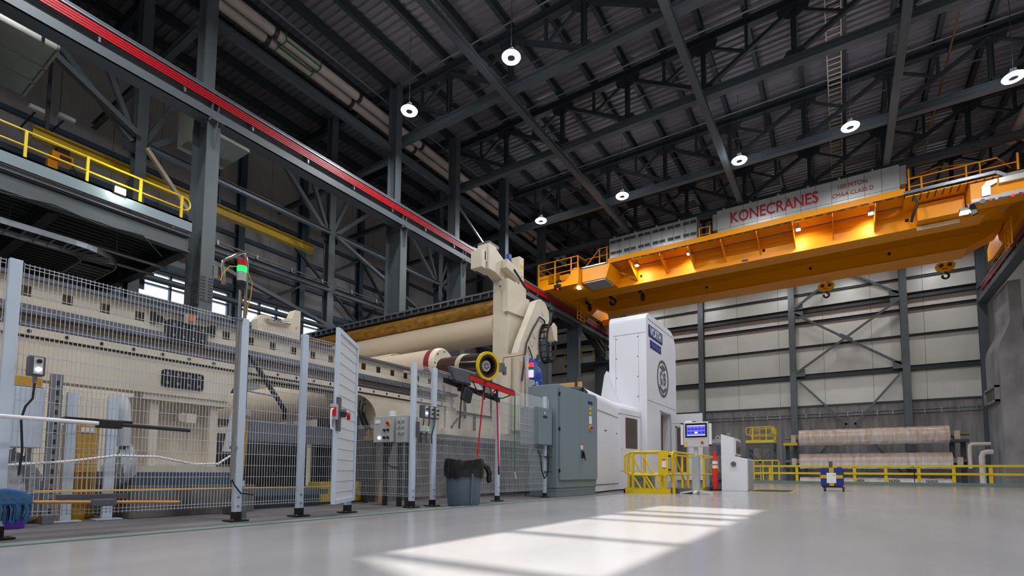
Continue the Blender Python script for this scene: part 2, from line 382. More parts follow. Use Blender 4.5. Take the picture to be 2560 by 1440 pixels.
# --- roof trusses
XC = -3.78; NODES = [XC+2.83*k for k in range(-4, 5)]
def truss(y, label):
    t = thing('roof_truss', label, 'truss', (XC, y, 13.9), 'roof trusses across the crane hall')
    part('bottom_chord', MB().hsec((NODES[0], y, 14.0), (NODES[-1], y, 14.0), 0.3, 0.26, 0.025, 0.02, (0, 0, 1)), 'steel', t)
    part('top_chord', MB().hsec((NODES[0], y, 16.02), (NODES[-1], y, 16.02), 0.28, 0.26, 0.025, 0.02, (0, 0, 1)), 'steeld', t)
    for k, x in enumerate(NODES[1:-1]):
        part('vertical_post', MB().hsec((x, y, 14.14), (x, y, 15.9), 0.16, 0.16, 0.015, 0.015), 'steeld', t)
    for k in range(8):
        a, b = NODES[k], NODES[k+1]
        if k >= 4: a, b = b, a          # diagonals fall towards mid-span
        m = (a+b)/2
        part('diagonal_brace', MB().bar((a, y, 15.82), (b, y, 14.2), 0.15, 0.13), 'steeld', t)
        part('sub_post', MB().bar((m, y, 15.9), (m, y, 15.0), 0.1, 0.1, (1, 0, 0)), 'steeld', t)
        part('sub_brace', MB().bar((m, y, 15.0), (b, y, 15.8), 0.09, 0.09), 'steeld', t)
    for x in NODES[1:-1]:
        part('gusset_plate', MB().prism([(x-0.5, 15.94), (x+0.5, 15.94), (x+0.42, 15.66), (x+0.15, 15.52), (x-0.15, 15.52), (x-0.42, 15.66)], 1, y-0.02, y+0.02), 'steeld', t)
        part('gusset_plate', MB().prism([(x-0.38, 14.13), (x+0.38, 14.13), (x+0.2, 14.42), (x-0.2, 14.42)], 1, y-0.02, y+0.02), 'steeld', t)
TY = [14.2, 18.15, 23.1, 27.0, 31.0, 35.2]
for i, y in enumerate(TY): truss(y, '%s dark steel roof truss counted from the camera towards the back wall' % ORD[i])
# --- longitudinal bottom-chord struts
for x, l in ((-9.5, 'left'), (-3.83, 'middle'), (1.89, 'right')):
    solo('chord_strut', MB().hsec((x, 6, 13.75), (x, YB-0.3, 13.75), 0.2, 0.24, 0.02, 0.02, (0, 0, 1)), 'steel', '%s long grey strut tying the truss bottom chords together lengthwise' % l, 'strut', 'struts under the trusses')
# --- purlins
px = [XC+1.415*k for k in range(-14, 10)]
for i, x in enumerate(px):
    if x < XW+0.3 or x > XR: continue
    solo('roof_purlin', MB().hsec((x, YF+0.1, 16.32), (x, YB-0.1, 16.32), 0.34, 0.15, 0.018, 0.015, (0, 0, 1)), 'steeld',
         ('dark roof purlin over the left aisle, running lengthwise under the ribbed deck' if x < -14.4 else 'dark purlin over the crane hall, running lengthwise under the ribbed deck'), 'purlin', 'purlins over the left aisle' if x < -14.4 else 'purlins over the crane hall')
# --- rafters of the left aisle
for i, y in enumerate([6.5, 13.8, 17.5, 21.7, 25.9, 29.8]):
    solo('aisle_rafter', MB().hsec((XW+0.05, y, 15.95), (-15.08, y, 15.95), 0.36, 0.18, 0.02, 0.02, (0, 0, 1)), 'steeld', '%s cross rafter of the left aisle from the camera' % ORD[i], 'rafter', 'rafters of the left aisle')
    solo('aisle_tie', MB().hsec((XW+0.3, y, 13.1), (-15.08, y, 13.1), 0.2, 0.16, 0.02, 0.02, (0, 0, 1)), 'steel', '%s horizontal tie of the left aisle from the camera, below its rafter' % ORD[i], 'beam', 'ties of the left aisle')
# --- lengthwise ties and bracing between the runway columns
for i in range(1, 6):
    ya, yb = CY[i-1]+0.16, CY[i]-0.16
    if i == 1: solo('eave_strut', MB().hsec((-14.9, ya, 13.5), (-14.9, yb, 13.5), 0.3, 0.16, 0.02, 0.02, (0, 0, 1)), 'steel', 'lengthwise eave strut from the nearest column to the second column', 'strut')
    else: solo('eave_strut', MB().hsec((-14.9, ya, 13.5), (-14.9, yb, 13.5), 0.3, 0.16, 0.02, 0.02, (0, 0, 1)), 'steel', 'lengthwise eave strut between the %s and %s runway columns' % (ORD[i-1], ORD[i]), 'strut')
def brace(p, q, w, lab, m='steel', name='steel_brace'): return solo(name, MB().bar(p, q, w, w*0.8), m, lab, 'brace', None)
brace((-14.85, 17.8, 13.1), (-14.85, 21.5, 11.2), 0.1, 'thin bright rod brace behind the head of the cream tower', 'galv')
solo('strut_pipe', MB().cyl((-14.9, 17.8, 11.3), (-14.9, 21.5, 11.75), 0.07), 'galv', 'shiny round strut above the runway behind the cream tower', 'pipe')
# --- inner row of columns of the left aisle
RY = [6.4, 13.5, 20.5, 27.4]
rl = ['inner aisle column behind the yellow mezzanine railing', 'inner aisle column with braces in front of the window ribbon', 'inner aisle column behind the cream crossbeam', 'farthest inner aisle column']
for i, y in enumerate(RY):
    t = thing('aisle_column', rl[i], 'column', (-18.3, y, 0), 'inner columns of the left aisle')
    part('shaft', MB().hsec((-18.3, y, 0), (-18.3, y, 16.1), 0.36, 0.3, 0.03, 0.02), 'steel', t)
    part('gusset_plate', MB().box(-18.32, y-0.4, 10.4, -18.28, y+0.4, 11.0).box(-18.32, y-0.35, 6.2, -18.28, y+0.35, 6.8), 'steeld', t)
    for s in (-1, 1):
        part('knee_brace', MB().bar((-18.3, y+s*0.2, 10.75), (-18.3, y+s*2.3, 12.75), 0.16, 0.16), 'steel', t)
        part('knee_brace', MB().bar((-18.3, y+s*0.15, 10.9), (-18.3, y+s*0.95, 12.75), 0.14, 0.14), 'steel', t)
for i in range(len(RY)-1):
    a, b = RY[i]+0.16, RY[i+1]-0.16; w = ['nearest', 'middle', 'far'][i]
    solo('aisle_girt', MB().hsec((-18.03, a, 10.67), (-18.03, b, 10.67), 0.18, 0.16, 0.015, 0.015, (0, 0, 1)), 'steel', 'high lengthwise beam in the %s bay of the inner aisle columns' % w, 'beam')
    t = thing('aisle_girt', 'mid-height beam carrying a conduit in the %s bay of the inner aisle columns' % w, 'beam', (-17.95, a, 8.2))
    part('beam', MB().hsec((-18.03, a, 8.2), (-18.03, b, 8.2), 0.22, 0.2, 0.015, 0.015, (0, 0, 1)), 'steel', t)
    cb = MB().cyl((-17.88, a, 8.4), (-17.88, b, 8.4), 0.03, 8)
    for q in range(5): cb.box(-17.92, a+0.7+q*1.4, 8.3, -17.84, a+0.76+q*1.4, 8.46)
    part('conduit', cb, 'galv', t)
    solo('round_strut', MB().cyl((-18.03, a, 6.55), (-18.03, b, 6.55), 0.1, 12), 'steel', 'round pipe strut in the %s bay of the inner aisle columns' % w, 'pipe')
    brace((-18.03, a, 8.15) if i == 0 else (-18.03, a, 10.6), (-18.03, b, 6.65) if i == 0 else (-18.03, b, 8.3), 0.16, 'sloping brace in the %s bay of the inner aisle columns' % w)
brace((-18.03, 3.0, 12.7), (-18.03, 6.25, 10.9), 0.2, 'long sloping brace at the top left above the mezzanine railing')
brace((-18.03, 6.5, 10.6), (-18.03, 7.9, 9.0), 0.14, 'short pale brace above the mezzanine beside the nearest column', 'tan')
# --- left wall columns and girts
for i, y in enumerate([7.98, 12.05, 15.2, 18.9, 22.5, 26.5, 30.3]):
    solo('wall_column', MB().hsec((XW+0.2, y, 0), (XW+0.2, y, 16.4), 0.3, 0.28, 0.02, 0.02), 'steelb', 'wall column of the left side wall, %s along the window ribbon' % ORD[i], 'column', 'left wall columns')
for i, (z, h) in enumerate([(8.75, 0.34), (9.9, 0.18), (11.2, 0.18), (12.5, 0.18), (7.2, 0.2)]):
    solo('wall_girt', MB().box(XW, YF, z-h/2, XW+0.12, YB-0.1, z+h/2), 'steelb', 'horizontal girt of the left wall %s' % ['directly above the window ribbon', 'one panel above the windows', 'level with the yellow monorail', 'highest one seen', 'directly below the windows'][i], 'girt')
for i, (a, b) in enumerate([(13.7, 18.7), (18.9, 22.3)]):
    t = thing('cross_brace', 'X bracing on the left wall, %s' % ['behind the inner column by the windows', 'left of the cream tower'][i], 'brace', (XW+0.3, (a+b)/2, 9))
    part('brace_bar', MB().bar((XW+0.3, a, 8.8), (XW+0.3, b, 12.4), 0.12, 0.1), 'steelb', t)
    part('brace_bar', MB().bar((XW+0.36, a, 12.4), (XW+0.36, b, 8.8), 0.12, 0.1), 'steelb', t)
# --- back wall frame
bx = [-14.2, -8.36, -2.62, 3.24, 6.72]
bl = ['behind the left runway', 'right beside the white tower', 'left of the big X bracing', 'right of the big X bracing', 'in the right corner']
for i, x in enumerate(bx):
    t = thing('wall_column', 'grey back wall column %s' % bl[i], 'column', (x, 37.6, -2.5), 'back wall columns')
    part('shaft', MB().hsec((x, 37.62, -2.5), (x, 37.62, 16.4), 0.4, 0.36, 0.03, 0.02, (0, 1, 0)), 'steel', t)
for z, h, d, l in ((12.35, 0.13, 0.14, 'thin girt highest on the back wall under the crane'), (11.22, 0.34, 0.3, 'deep double girt of the back wall at the level of the upper X bracing'), (10.44, 0.16, 0.16, 'thin girt just below the deep double girt of the back wall'), (8.85, 0.14, 0.14, 'thin girt in the middle of the white back wall'), (6.86, 0.3, 0.3, 'deep dark girt low on the white back wall'), (13.6, 0.14, 0.14, 'back wall girt hidden mostly behind the orange crane')):
    b = MB().hsec((XW+0.1, YB-d/2, z), (6.55, YB-d/2, z), h, d, 0.02, 0.02, (0, 0, 1))
    solo('wall_girt', b, 'steeld', l, 'girt')
cb = MB().cyl((-8.1, 37.86, 4.42), (6.5, 37.86, 4.42), 0.035, 8).cyl((-8.1, 37.86, 4.22), (6.5, 37.86, 4.22), 0.03, 8)
for q in range(20): cb.box(-8+q*0.75, 37.82, 4.16, -7.95+q*0.75, 37.94, 4.47)
solo('wall_conduit', cb, 'galv', 'pair of conduits along the top of the concrete base of the back wall', 'conduit')
for i, (za, zb2, lab) in enumerate([(7.1, 11.0, 'big X bracing in the middle of the white back wall'), (11.4, 15.3, 'upper X bracing of the back wall half hidden by the crane')]):
    t = thing('cross_brace', lab, 'brace', (0.3, 37.4, za))
    part('brace_bar', MB().bar((-2.4, 37.4, za), (3.02, 37.4, zb2), 0.16, 0.12), 'steel', t)
    part('brace_bar', MB().bar((-2.4, 37.52, zb2), (3.02, 37.52, za), 0.16, 0.12), 'steel', t)
    zm = (za+zb2)/2
    part('centre_plate', MB().bar((0.0, 37.36, zm+0.2), (0.62, 37.36, zm-0.2), 0.05, 0.24), 'steel', t)
    part('gusset_plate', MB().box(-2.45, 37.44, za-0.25, -1.95, 37.48, za+0.2).box(2.6, 37.44, za-0.25, 3.06, 37.48, za+0.2).box(-2.45, 37.44, zb2-0.2, -1.95, 37.48, zb2+0.25).box(2.6, 37.44, zb2-0.2, 3.06, 37.48, zb2+0.25), 'steel', t)
t = thing('cross_brace', 'V bracing running down the concrete base of the back wall behind the wrapped rolls', 'brace', (0.3, 37.4, -1))
part('brace_bar', MB().bar((-2.35, 37.4, 6.6), (0.2, 37.4, 3.6), 0.16, 0.12), 'steel', t)
part('brace_bar', MB().bar((3.0, 37.4, 6.6), (0.6, 37.4, 3.6), 0.16, 0.12), 'steel', t)
part('brace_bar', MB().bar((0.2, 37.4, 3.7), (-2.35, 37.4, 0.4), 0.16, 0.12), 'steel', t)
part('brace_bar', MB().bar((0.6, 37.4, 3.7), (3.0, 37.4, 0.4), 0.16, 0.12), 'steel', t)
# --- right side: flared concrete pillar, steel column
t = thing('concrete_pillar', 'tall flared concrete pillar under the right runway beam', 'pillar', (6.8, 34.9, -2.5))
pp = [(6.5, -2.5), (7.4, -2.5), (7.4, 10.05), (6.95, 10.05), (6.95, 8.2)]
pp += [(6.95-0.225*(1-math.cos(PI*j/10)), 8.2-1.5*j/10) for j in range(1, 11)]
part('shaft', MB().prism(pp, 1, 33.5, 36.4), 'pillar', t)
vh = part('vent_hood', MB().box(6.32, 33.8, 4.2, 6.5, 36.2, 4.3).box(6.32, 33.8, 4.9, 6.5, 36.2, 5.0).box(6.32, 33.8, 4.2, 6.5, 33.9, 5.0).box(6.32, 36.1, 4.2, 6.5, 36.2, 5.0), 'pillar', t)
for k in range(4): part('louvre_grille', MB().box(6.4, 33.95+k*0.55, 4.32, 6.44, 34.4+k*0.55, 4.88), 'mesh_dark', vh)
solo('steel_column', MB().hsec((8.1, 33.9, -0.0), (8.1, 33.9, 16.4), 0.6, 0.36, 0.03, 0.02), 'steelb', 'blue-grey steel column at the right edge of the photo beside the concrete pillar', 'column')
solo('bent_pipe', MB().tube([(6.2, 34.6, 2.15), (5.5, 34.6, 2.15), (5.42, 34.6, 2.08), (5.4, 34.6, 1.9), (5.4, 34.6, 0.9)], 0.09, 10), 'pipew', 'upper bent insulated pipe left of the concrete pillar', 'pipe')
solo('bent_pipe', MB().tube([(6.2, 34.2, 1.72), (6.0, 34.2, 1.72), (5.84, 34.2, 1.68), (5.78, 34.2, 1.5), (5.78, 34.2, -2.5)], 0.13, 10), 'pipew', 'lower white pipe bending down into the pit beside the pillar', 'pipe')

# ================================================================== ROOF SERVICES
for i, x in enumerate([-16.4, -15.92]):
    t = thing('insulated_pipe', '%s of the two fat white insulated pipes under the roof along the columns' % ['left', 'right'][i], 'pipe', (x, 14, 15.1), 'fat pipes under the roof')
    part('pipe_run', MB().cyl((x, YF+0.2, 15.55), (x, YB-3, 15.55), 0.17, 16), 'pipew', t)
    for q in range(9): part('clamp', MB().cyl((x, 2+q*3.6, 15.55), (x, 2.16+q*3.6, 15.55), 0.185, 16), 'steeld', t)
    part('rack_frame', MB().tube([(x-0.19, 9.6, 15.38), (x-0.19, 9.6, 15.74), (x+0.19, 9.6, 15.74), (x+0.19, 9.6, 15.38)], 0.02, 6, True).tube([(x-0.19, 11.0, 15.38), (x-0.19, 11.0, 15.74), (x+0.19, 11.0, 15.74), (x+0.19, 11.0, 15.38)], 0.02, 6, True).bar((x+0.2, 9.6, 15.42), (x+0.2, 11.0, 15.42), 0.03, 0.04), 'green', t)
solo('thin_pipe', MB().cyl((-15.4, YF+0.2, 15.8), (-15.4, YB-3, 15.8), 0.04, 8), 'galv', 'thin pipe beside the two fat insulated pipes under the roof', 'pipe')
for i, x in enumerate([6.3, 6.75]):
    solo('insulated_pipe', MB().cyl((x, YF+0.2, 14.6), (x, 28.6, 14.6), 0.16, 14), 'pipew', '%s pale insulated pipe ending high on the right side' % ['inner', 'outer'][i], 'pipe')
for i, y in enumerate(TY[:4]):
    solo('roof_conduit', MB().cyl((-14.4, y-0.45, 16.05), (7.0, y-0.45, 16.05), 0.03, 8), 'galv', 'thin conduit running crosswise in front of the %s roof truss' % ORD[i], 'conduit')
    solo('roof_conduit', MB().cyl((-14.4, y+1.5, 16.1), (7.0, y+1.5, 16.1), 0.022, 8), 'galv', 'thin conduit running crosswise behind the %s roof truss' % ORD[i], 'conduit')
def ladder(x, y0, y1, z, w, lab, pitch=0.3):
    t = thing('cable_ladder', lab, 'cable tray', (x, (y0+y1)/2, z))
    for s in (-1, 1): part('side_rail', MB().box(x+s*w/2-0.015, y0, z-0.06, x+s*w/2+0.015, y1, z+0.06), 'pipew', t)
    q = y0+0.1; r0 = part('rung', MB().box(x-w/2, q, z-0.02, x+w/2, q+0.05, z+0.02), 'pipew', t); k = 1
    while q+k*pitch < y1: c = r0.copy(); COL.objects.link(c); c.location.y += k*pitch; k += 1
    return t
ladder(0.15, 8.0, 34.5, 15.9, 0.44, 'long cable ladder running lengthwise under the roof above the crane')
ladder(-15.9, YF+1, 6.2, 14.6, 0.5, 'cable ladder high above the red conductor line at the top left', 0.35)
solo('sprinkler_pipe', MB().cyl((3.64, 8, 15.8), (3.64, 31.0, 15.8), 0.035, 8), 'brass', 'thin rust-coloured pipe running lengthwise under the roof right of the cable ladder', 'pipe')
# --- high-bay lamps
def lamp(x, y, z, lab, watt=LAMP_W):
    t = thing('high_bay_lamp', lab, 'lamp', (x, y, z), 'round high-bay lamps')
    part('housing', MB().lathe([(0.0, 0.16), (0.13, 0.15), (0.15, 0.02), (0.12, -0.02), (0.0, -0.02)], (x, y, z+0.02)), 'grey', t)
    part('light_ring', MB().lathe([(0.13, -0.04), (0.27, -0.04), (0.29, 0.0), (0.27, 0.03), (0.13, 0.03), (0.13, -0.04)], (x, y, z), n=28), 'led', t)
    part('cooling_fins', MB().lathe([(0.02, -0.035), (0.12, -0.035), (0.12, 0.01), (0.02, 0.01)], (x, y, z), n=20), 'grey', t)
    part('cable', MB().cyl((x, y, z+0.18), (x, y, 16.15), 0.012, 6), 'grey', t)
    part('driver_box', MB().box(x-0.07, y-0.05, z+0.16, x+0.07, y+0.05, z+0.28), 'lgrey', t)
    ld = bpy.data.lights.new('lamp_light', 'AREA'); ld.shape = 'DISK'; ld.size = 0.5; ld.energy = watt; ld.color = (0.95, 0.97, 1.0)
    lo = bpy.data.objects.new('lamp_light', ld); COL.objects.link(lo); lo.parent = t; lo.location = (0, 0, -0.08)
LX = [-12.52, -8.2, -3.2, 0.57, 4.93]
for r, (y, row) in enumerate(((12.35, 'near row over the camera side'), (21.7, 'row in front of the crane'), (35.2, 'far row behind the crane'), (3.0, 'row above the camera'), (-6.0, 'row behind the camera'))):
    for k, x in enumerate(LX): lamp(x, y, 13.3, 'glowing round high-bay lamp, %s from the left in the %s' % (ORD[k], row), LAMP_W*(0.3 if y > 30 else 1.0))

# ================================================================== OVERHEAD CRANE
cr = thing('overhead_crane', 'big orange overhead travelling crane spanning the hall with silver cover boxes and red lettering', 'crane', (-4, 29, 11.08))
for ya, yb, lab in ((27.2, 28.1, 'near orange box girder under the walkway'), (30.95, 32.2, 'far orange box girder, shaded front')):
    pl = [(-12.7, 11.15), (5.1, 11.15), (6.3, 11.75), (6.55, 12.55), (-14.0, 12.55), (-14.0, 11.8)]
    g = part('box_girder', MB().prism(pl, 1, ya, yb), 'orange', cr, lab)
    part('bottom_flange', MB().box(-12.7, ya-0.06, 11.12, 5.1, yb+0.06, 11.16), 'orange', g)
    part('stiffener', MB().box(-12.9, ya-0.02, 11.78, 5.6, ya, 11.81), 'orange', g)
    b = MB()
    for x in ((-9.2, -3.0, 2.6) if ya < 30 else (-6.5, -1.2, 2.2)): b.cyl((x, ya-0.035, 11.55), (x, ya, 11.55), 0.07, 12)
    part('access_hole_plug', b, 'dark', g)
part('number_sticker', MB().box(-4.0, 27.13, 11.19, -3.72, 27.14, 11.27), 'navy', cr)
for x, lab in ((-14.35, 'left end carriage'), (6.72, 'right end carriage')):
    e = part('end_carriage', MB().prism([(25.2, 11.35), (26.2, 11.2), (33.2, 11.2), (34.2, 11.35), (34.2, 11.95), (33.0, 12.5), (26.4, 12.5), (25.2, 11.95)], 0, x-0.3, x+0.3), 'orange', cr, lab)
    for y in (25.6, 26.5, 33.0, 33.9): part('wheel', MB().cyl((x-0.1, y, 11.35), (x+0.1, y, 11.35), 0.27, 18), 'steeld', e)
# walkway with lattice edge and brackets
w = part('walkway', MB().box(-10.6, 25.8, 12.05, 2.45, 27.2, 12.1), 'orange', cr)
part('edge_plate', MB().box(-10.6, 25.76, 11.98, 2.45, 25.8, 12.24), 'orange', w)
t0 = part('grating_tooth', MB().box(-10.4, 25.8, 11.94, -10.12, 25.86, 12.04), 'steeld', w)
for k in range(1, 31): c = t0.copy(); COL.objects.link(c); c.location.x += 0.42*k
for x in (-9.4, -7.75, -6.3, -4.75, -3.15, -1.65, -0.1, 1.45):
    part('bracket', MB().prism([(25.82, 12.15), (27.2, 12.15), (27.2, 11.35), (27.05, 11.35), (25.82, 11.88)], 0, x-0.02, x+0.02), 'orange', cr)
part('under_pipe', MB().cyl((-9.4, 26.4, 11.88), (2.4, 26.4, 11.88), 0.025, 8), 'steeld', cr)
# silver cover boxes
def cover(x0, x1, name, lab):
    t = part(name, MB().box(x0, 25.95, 12.3, x1, 27.2, 13.42), 'alu', cr, lab)
    b = MB(); n = int(round((x1-x0)/0.6))
    for k in range(1, n): b.box(x0+(x1-x0)*k/n-0.006, 25.935, 12.32, x0+(x1-x0)*k/n+0.006, 25.95, 13.4)
    b.box(x0, 25.937, 12.44, x1, 25.95, 12.447)
    part('seam', b, 'steeld', t)
    for k in range(0, n, 2): part('lifting_lug', MB().cyl((x0+(x1-x0)*(k+0.5)/n, 26.0, 13.42), (x0+(x1-x0)*(k+0.5)/n, 26.0, 13.52), 0.05, 10), 'alu', t)
    return t
c1 = cover(-10.58, -5.88, 'ventilated_cover', 'smaller silver cover box with two rows of louvres')
for k in range(6):
    xx = -10.5+k*0.79
    for z0 in (12.5, 13.12): 
        b = MB()
        for s in range(4): b.box(xx, 25.9, z0+s*0.04, xx+0.3, 25.935, z0+s*0.04+0.018).box(xx+0.35, 25.9, z0+s*0.04, xx+0.65, 25.935, z0+s*0.04+0.018)
        part('louvre', b, 'grey', c1)
c2 = cover(-4.9, 2.3, 'lettered_cover', 'long silver cover box lettered in red')
part('end_hatch', MB().box(2.3, 26.1, 12.6, 2.55, 27.1, 13.4), 'alu', c2); part('end_hatch', MB().box(-5.15, 26.1, 12.55, -4.9, 27.1, 13.35), 'alu', c2)
yl = 25.925
part('lettering', letters('KONECRANES', 0.74, (-2.45, yl, 12.86), (1, 0, 0), (0, 0, 1), 3.66, 0.008), 'redletter', c2)
part('lettering', letters('100 MTON', 0.27, (0.66, yl, 13.05), (1, 0, 0), (0, 0, 1), 1.05), 'redletter', c2)
part('lettering', letters('CMAA CLASS D', 0.25, (0.66, yl, 12.7), (1, 0, 0), (0, 0, 1), 1.5), 'redletter', c2)
for o in (w, c1, c2): o.location.z += 0.11
# rails, gate and platforms
def rail_path(pts, r, m='orange'): return MB().tube(pts, r, 6)
hl = part('handrail', MB().tube([(-14.56, 25, 12.58), (-12.04, 25, 12.58)], 0.03, 6).tube([(-14.56, 25, 12.2), (-12.04, 25, 12.2)], 0.025, 6).tube([(-14.56, 25, 11.82), (-12.04, 25, 11.86)], 0.025, 6).tube([(-14.56, 25, 12.58), (-14.56, 26.8, 12.58)], 0.03, 6).tube([(-14.56, 25, 12.2), (-14.56, 26.8, 12.2)], 0.025, 6).tube([(-12.04, 25, 12.58), (-11.9, 25.8, 12.5)], 0.03, 6), 'orange', cr, 'railing of the left end platform')
for x in (-14.56, -13.48, -12.46, -12.04): part('post', MB().box(x-0.03, 24.97, 11.1, x+0.03, 25.03, 12.58), 'orange', hl)
part('end_platform', MB().box(-14.6, 24.95, 10.98, -12.0, 27.2, 11.12).box(-14.6, 24.93, 10.98, -12.0, 24.97, 11.25), 'orange', cr)
part('support_plate', MB().prism([(-12.9, 11.13), (-12.0, 11.13), (-12.0, 11.9), (-12.3, 11.95)], 1, 25.0, 27.2), 'orange', cr)
part('motor_box', MB().box(-13.5, 25.6, 11.12, -12.9, 26.6, 11.95), 'orange', cr); part('motor', MB().cyl((-14.2, 25.5, 11.35), (-13.7, 25.5, 11.35), 0.2, 14), 'plastic', cr)
part('control_box', MB().box(-12.42, 25.05, 11.15, -12.1, 25.4, 11.85), 'cab', cr)
sr = part('siren', MB().box(-13.45, 24.8, 10.85, -13.05, 24.95, 11.12), 'plastic', cr); part('warning_light', MB().cyl((-13.2, 24.76, 10.84), (-13.2, 24.8, 10.84), 0.045, 10), 'glow_red', sr)
part('siren_horn', MB().cyl((-13.55, 25.2, 11.3), (-13.2, 25.0, 11.3), 0.12, 12, 0.18), 'plastic', cr)
h2 = part('handrail', MB().tube([(-11.95, 25.8, 12.2), (-11.1, 25.8, 13.05), (-10.6, 25.8, 13.05)], 0.03, 6).tube([(-11.95, 25.8, 12.62), (-10.6, 25.8, 12.62)], 0.025, 6), 'orange', cr, 'sloping railing beside the smaller silver box')
for x in (-11.1, -10.66): part('post', MB().box(x-0.025, 25.77, 12.0, x+0.025, 25.83, 13.05), 'orange', h2)
part('step_platform', MB().box(-12.0, 25.3, 11.93, -10.55, 27.2, 12.0), 'galv', cr)
part('belly_panel', MB().prism([(-11.95, 11.15), (-10.55, 11.15), (-10.3, 11.9), (-12.0, 11.9)], 1, 25.35, 27.15), 'orange', cr); part('belly_cover', MB().box(-11.9, 25.4, 11.08, -10.6, 26.6, 11.14), 'lgrey', cr)
h3 = part('handrail', MB().tube([(-5.75, 25.9, 12.85), (-5.25, 25.9, 12.85)], 0.025, 6).tube([(-5.75, 25.9, 12.5), (-5.25, 25.9, 12.5)], 0.02, 6), 'orange', cr, 'short railing between the two silver boxes')
for x in (-5.75, -5.25): part('post', MB().box(x-0.025, 25.88, 12.1, x+0.025, 25.92, 12.85), 'orange', h3)
h4 = part('handrail', MB().tube([(2.58, 27.1, 13.3), (3.65, 27.1, 13.55), (4.6, 25.9, 12.76)], 0.03, 6).tube([(2.58, 25.9, 12.76), (5.28, 25.9, 12.76), (5.9, 27.1, 12.8)], 0.03, 6).tube([(2.58, 25.9, 12.42), (5.85, 25.9, 12.42)], 0.025, 6), 'orange', cr, 'railing of the right end gallery')
for x, z in ((2.6, 13.2), (3.0, 12.76), (4.38, 12.76), (5.85, 12.76)): part('post', MB().box(x-0.03, 25.87, 12.1, x+0.03, 25.93, z), 'orange', h4)
part('swing_gate', MB().tube([Vector((x, 25.85, z)) for x, z in rpoly(4.38, 12.2, 4.78, 12.75, 0.08, 3)], 0.025, 6, True), 'orange', h4)
gl = part('gallery_tray', MB().box(2.4, 25.72, 12.08, 5.2, 25.78, 12.2).bar((5.2, 25.75, 12.14), (5.5, 25.75, 11.9), 0.06, 0.12).box(5.5, 25.72, 11.84, 6.3, 25.78, 11.96), 'galv', cr, 'pale cable tray along the right gallery')
for k in range(15): part('tray_rung', MB().box(2.7+k*0.24, 25.78, 11.95, 2.74+k*0.24, 26.3, 12.0), 'steeld', gl)
part('gallery_deck', MB().box(2.45, 25.8, 11.97, 6.3, 27.2, 12.02), 'orange', cr)
part('gallery_panel', MB().box(2.9, 26.6, 11.2, 4.4, 27.2, 11.88), 'orange', cr)
ec = part('drive_cabinet', MB().box(4.45, 25.75, 11.15, 6.3, 26.6, 11.88), 'orange', cr)
part('duct_elbow', MB().box(4.75, 25.62, 11.25, 5.0, 25.75, 11.6).prism([(4.75, 11.6), (5.0, 11.6), (5.2, 11.68), (5.2, 11.82), (4.9, 11.8)], 1, 25.62, 25.75), 'alu', ec)
part('equipment_box', MB().box(5.25, 25.6, 11.62, 6.0, 25.75, 11.82), 'alu', ec); part('equipment_box', MB().box(5.3, 25.6, 11.05, 6.05, 25.75, 11.22), 'lgrey', ec)
part('sensor_bar', MB().box(4.45, 25.62, 11.08, 5.3, 25.75, 11.2), 'lgrey', ec)
for x, m in ((4.75, 'plastic'), (4.98, 'dull_red'), (5.15, 'lgrey'), (5.6, 'glow_red'), (5.8, 'dull_red'), (5.98, 'glow_green')): part('signal_lens', MB().cyl((x, 25.58, 11.04), (x, 25.63, 11.04), 0.05 if m != 'plastic' else 0.09, 12), m, ec)
part('wall_plate', MB().box(2.9, 27.1, 10.98, 4.3, 27.14, 11.14), 'tan', cr, 'pale plate on the girder')
part('festoon_hose', MB().tube([(2.75, 25.9, 11.95), (2.85, 25.9, 11.6), (2.7, 26, 11.3), (2.65, 26.2, 11.05)], 0.05, 8), 'black', cr)
for x, ya in ((-13.72, 28.4), (6.1, 28.4)):
    b = MB().bar((x, ya, 10.15), (x, ya, 11.3), 0.05, 0.05).bar((x, ya+0.5, 10.15), (x, ya+0.5, 11.3), 0.05, 0.05)
    ld = part('ladder_frame', b.bar((x, ya+1.0, 10.15), (x, ya+1.0, 11.3), 0.05, 0.05), 'orange', cr)
    for q in range(5): part('rung', MB().bar((x, ya, 10.2+q*0.25), (x, ya+1.0, 10.2+q*0.25), 0.04, 0.04), 'orange', ld)
part('buffer_frame', MB().box(-14.0, 33.0, 10.9, -13.3, 34.3, 11.3).box(-13.7, 33.6, 10.6, -13.3, 34.2, 10.9), 'orange', cr)
# floodlights under the walkway
def flood(x, y, z, big, aim, lab, e):
    t = part('floodlight', MB().box(x-0.1*big, y-0.1*big, z, x+0.1*big, y+0.1*big, z+0.12), 'grey', cr, lab)
    part('lens', MB().bar((x-0.085*big, y-0.02, z-0.02), (x+0.085*big, y-0.02, z-0.02), 0.2*big, 0.03), 'flood', t)
    part('arm', MB().bar((x, y, z+0.1), (x, y, z+0.35), 0.03, 0.03), 'grey', t)
    ld = bpy.data.lights.new('flood_spot', 'SPOT'); ld.energy = e; ld.spot_size = math.radians(140); ld.spot_blend = 0.5; ld.shadow_soft_size = 0.08; ld.color = (1.0, 0.93, 0.82)
    lo = bpy.data.objects.new('flood_spot', ld); COL.objects.link(lo); lo.parent = t
    lo.location = (0, 0, -0.12); lo.rotation_euler = Vector(aim).to_track_quat('-Z', 'Y').to_euler()
for k, x in enumerate((-9.15, -6.38, -1.45, 1.3)): flood(x, 26.35, 11.86, 1.0, (0.15, 0.75, -1), '%s small floodlight under the crane walkway from the left' % ORD[k], 110)
flood(-12.25, 25.6, 10.95, 1.1, (0.2, 0.2, -1), 'floodlight under the left crane platform', 90)
flood(4.3, 26.1, 10.95, 1.6, (-0.1, 0.3, -1), 'large black floodlight under the right crane gallery', 160)
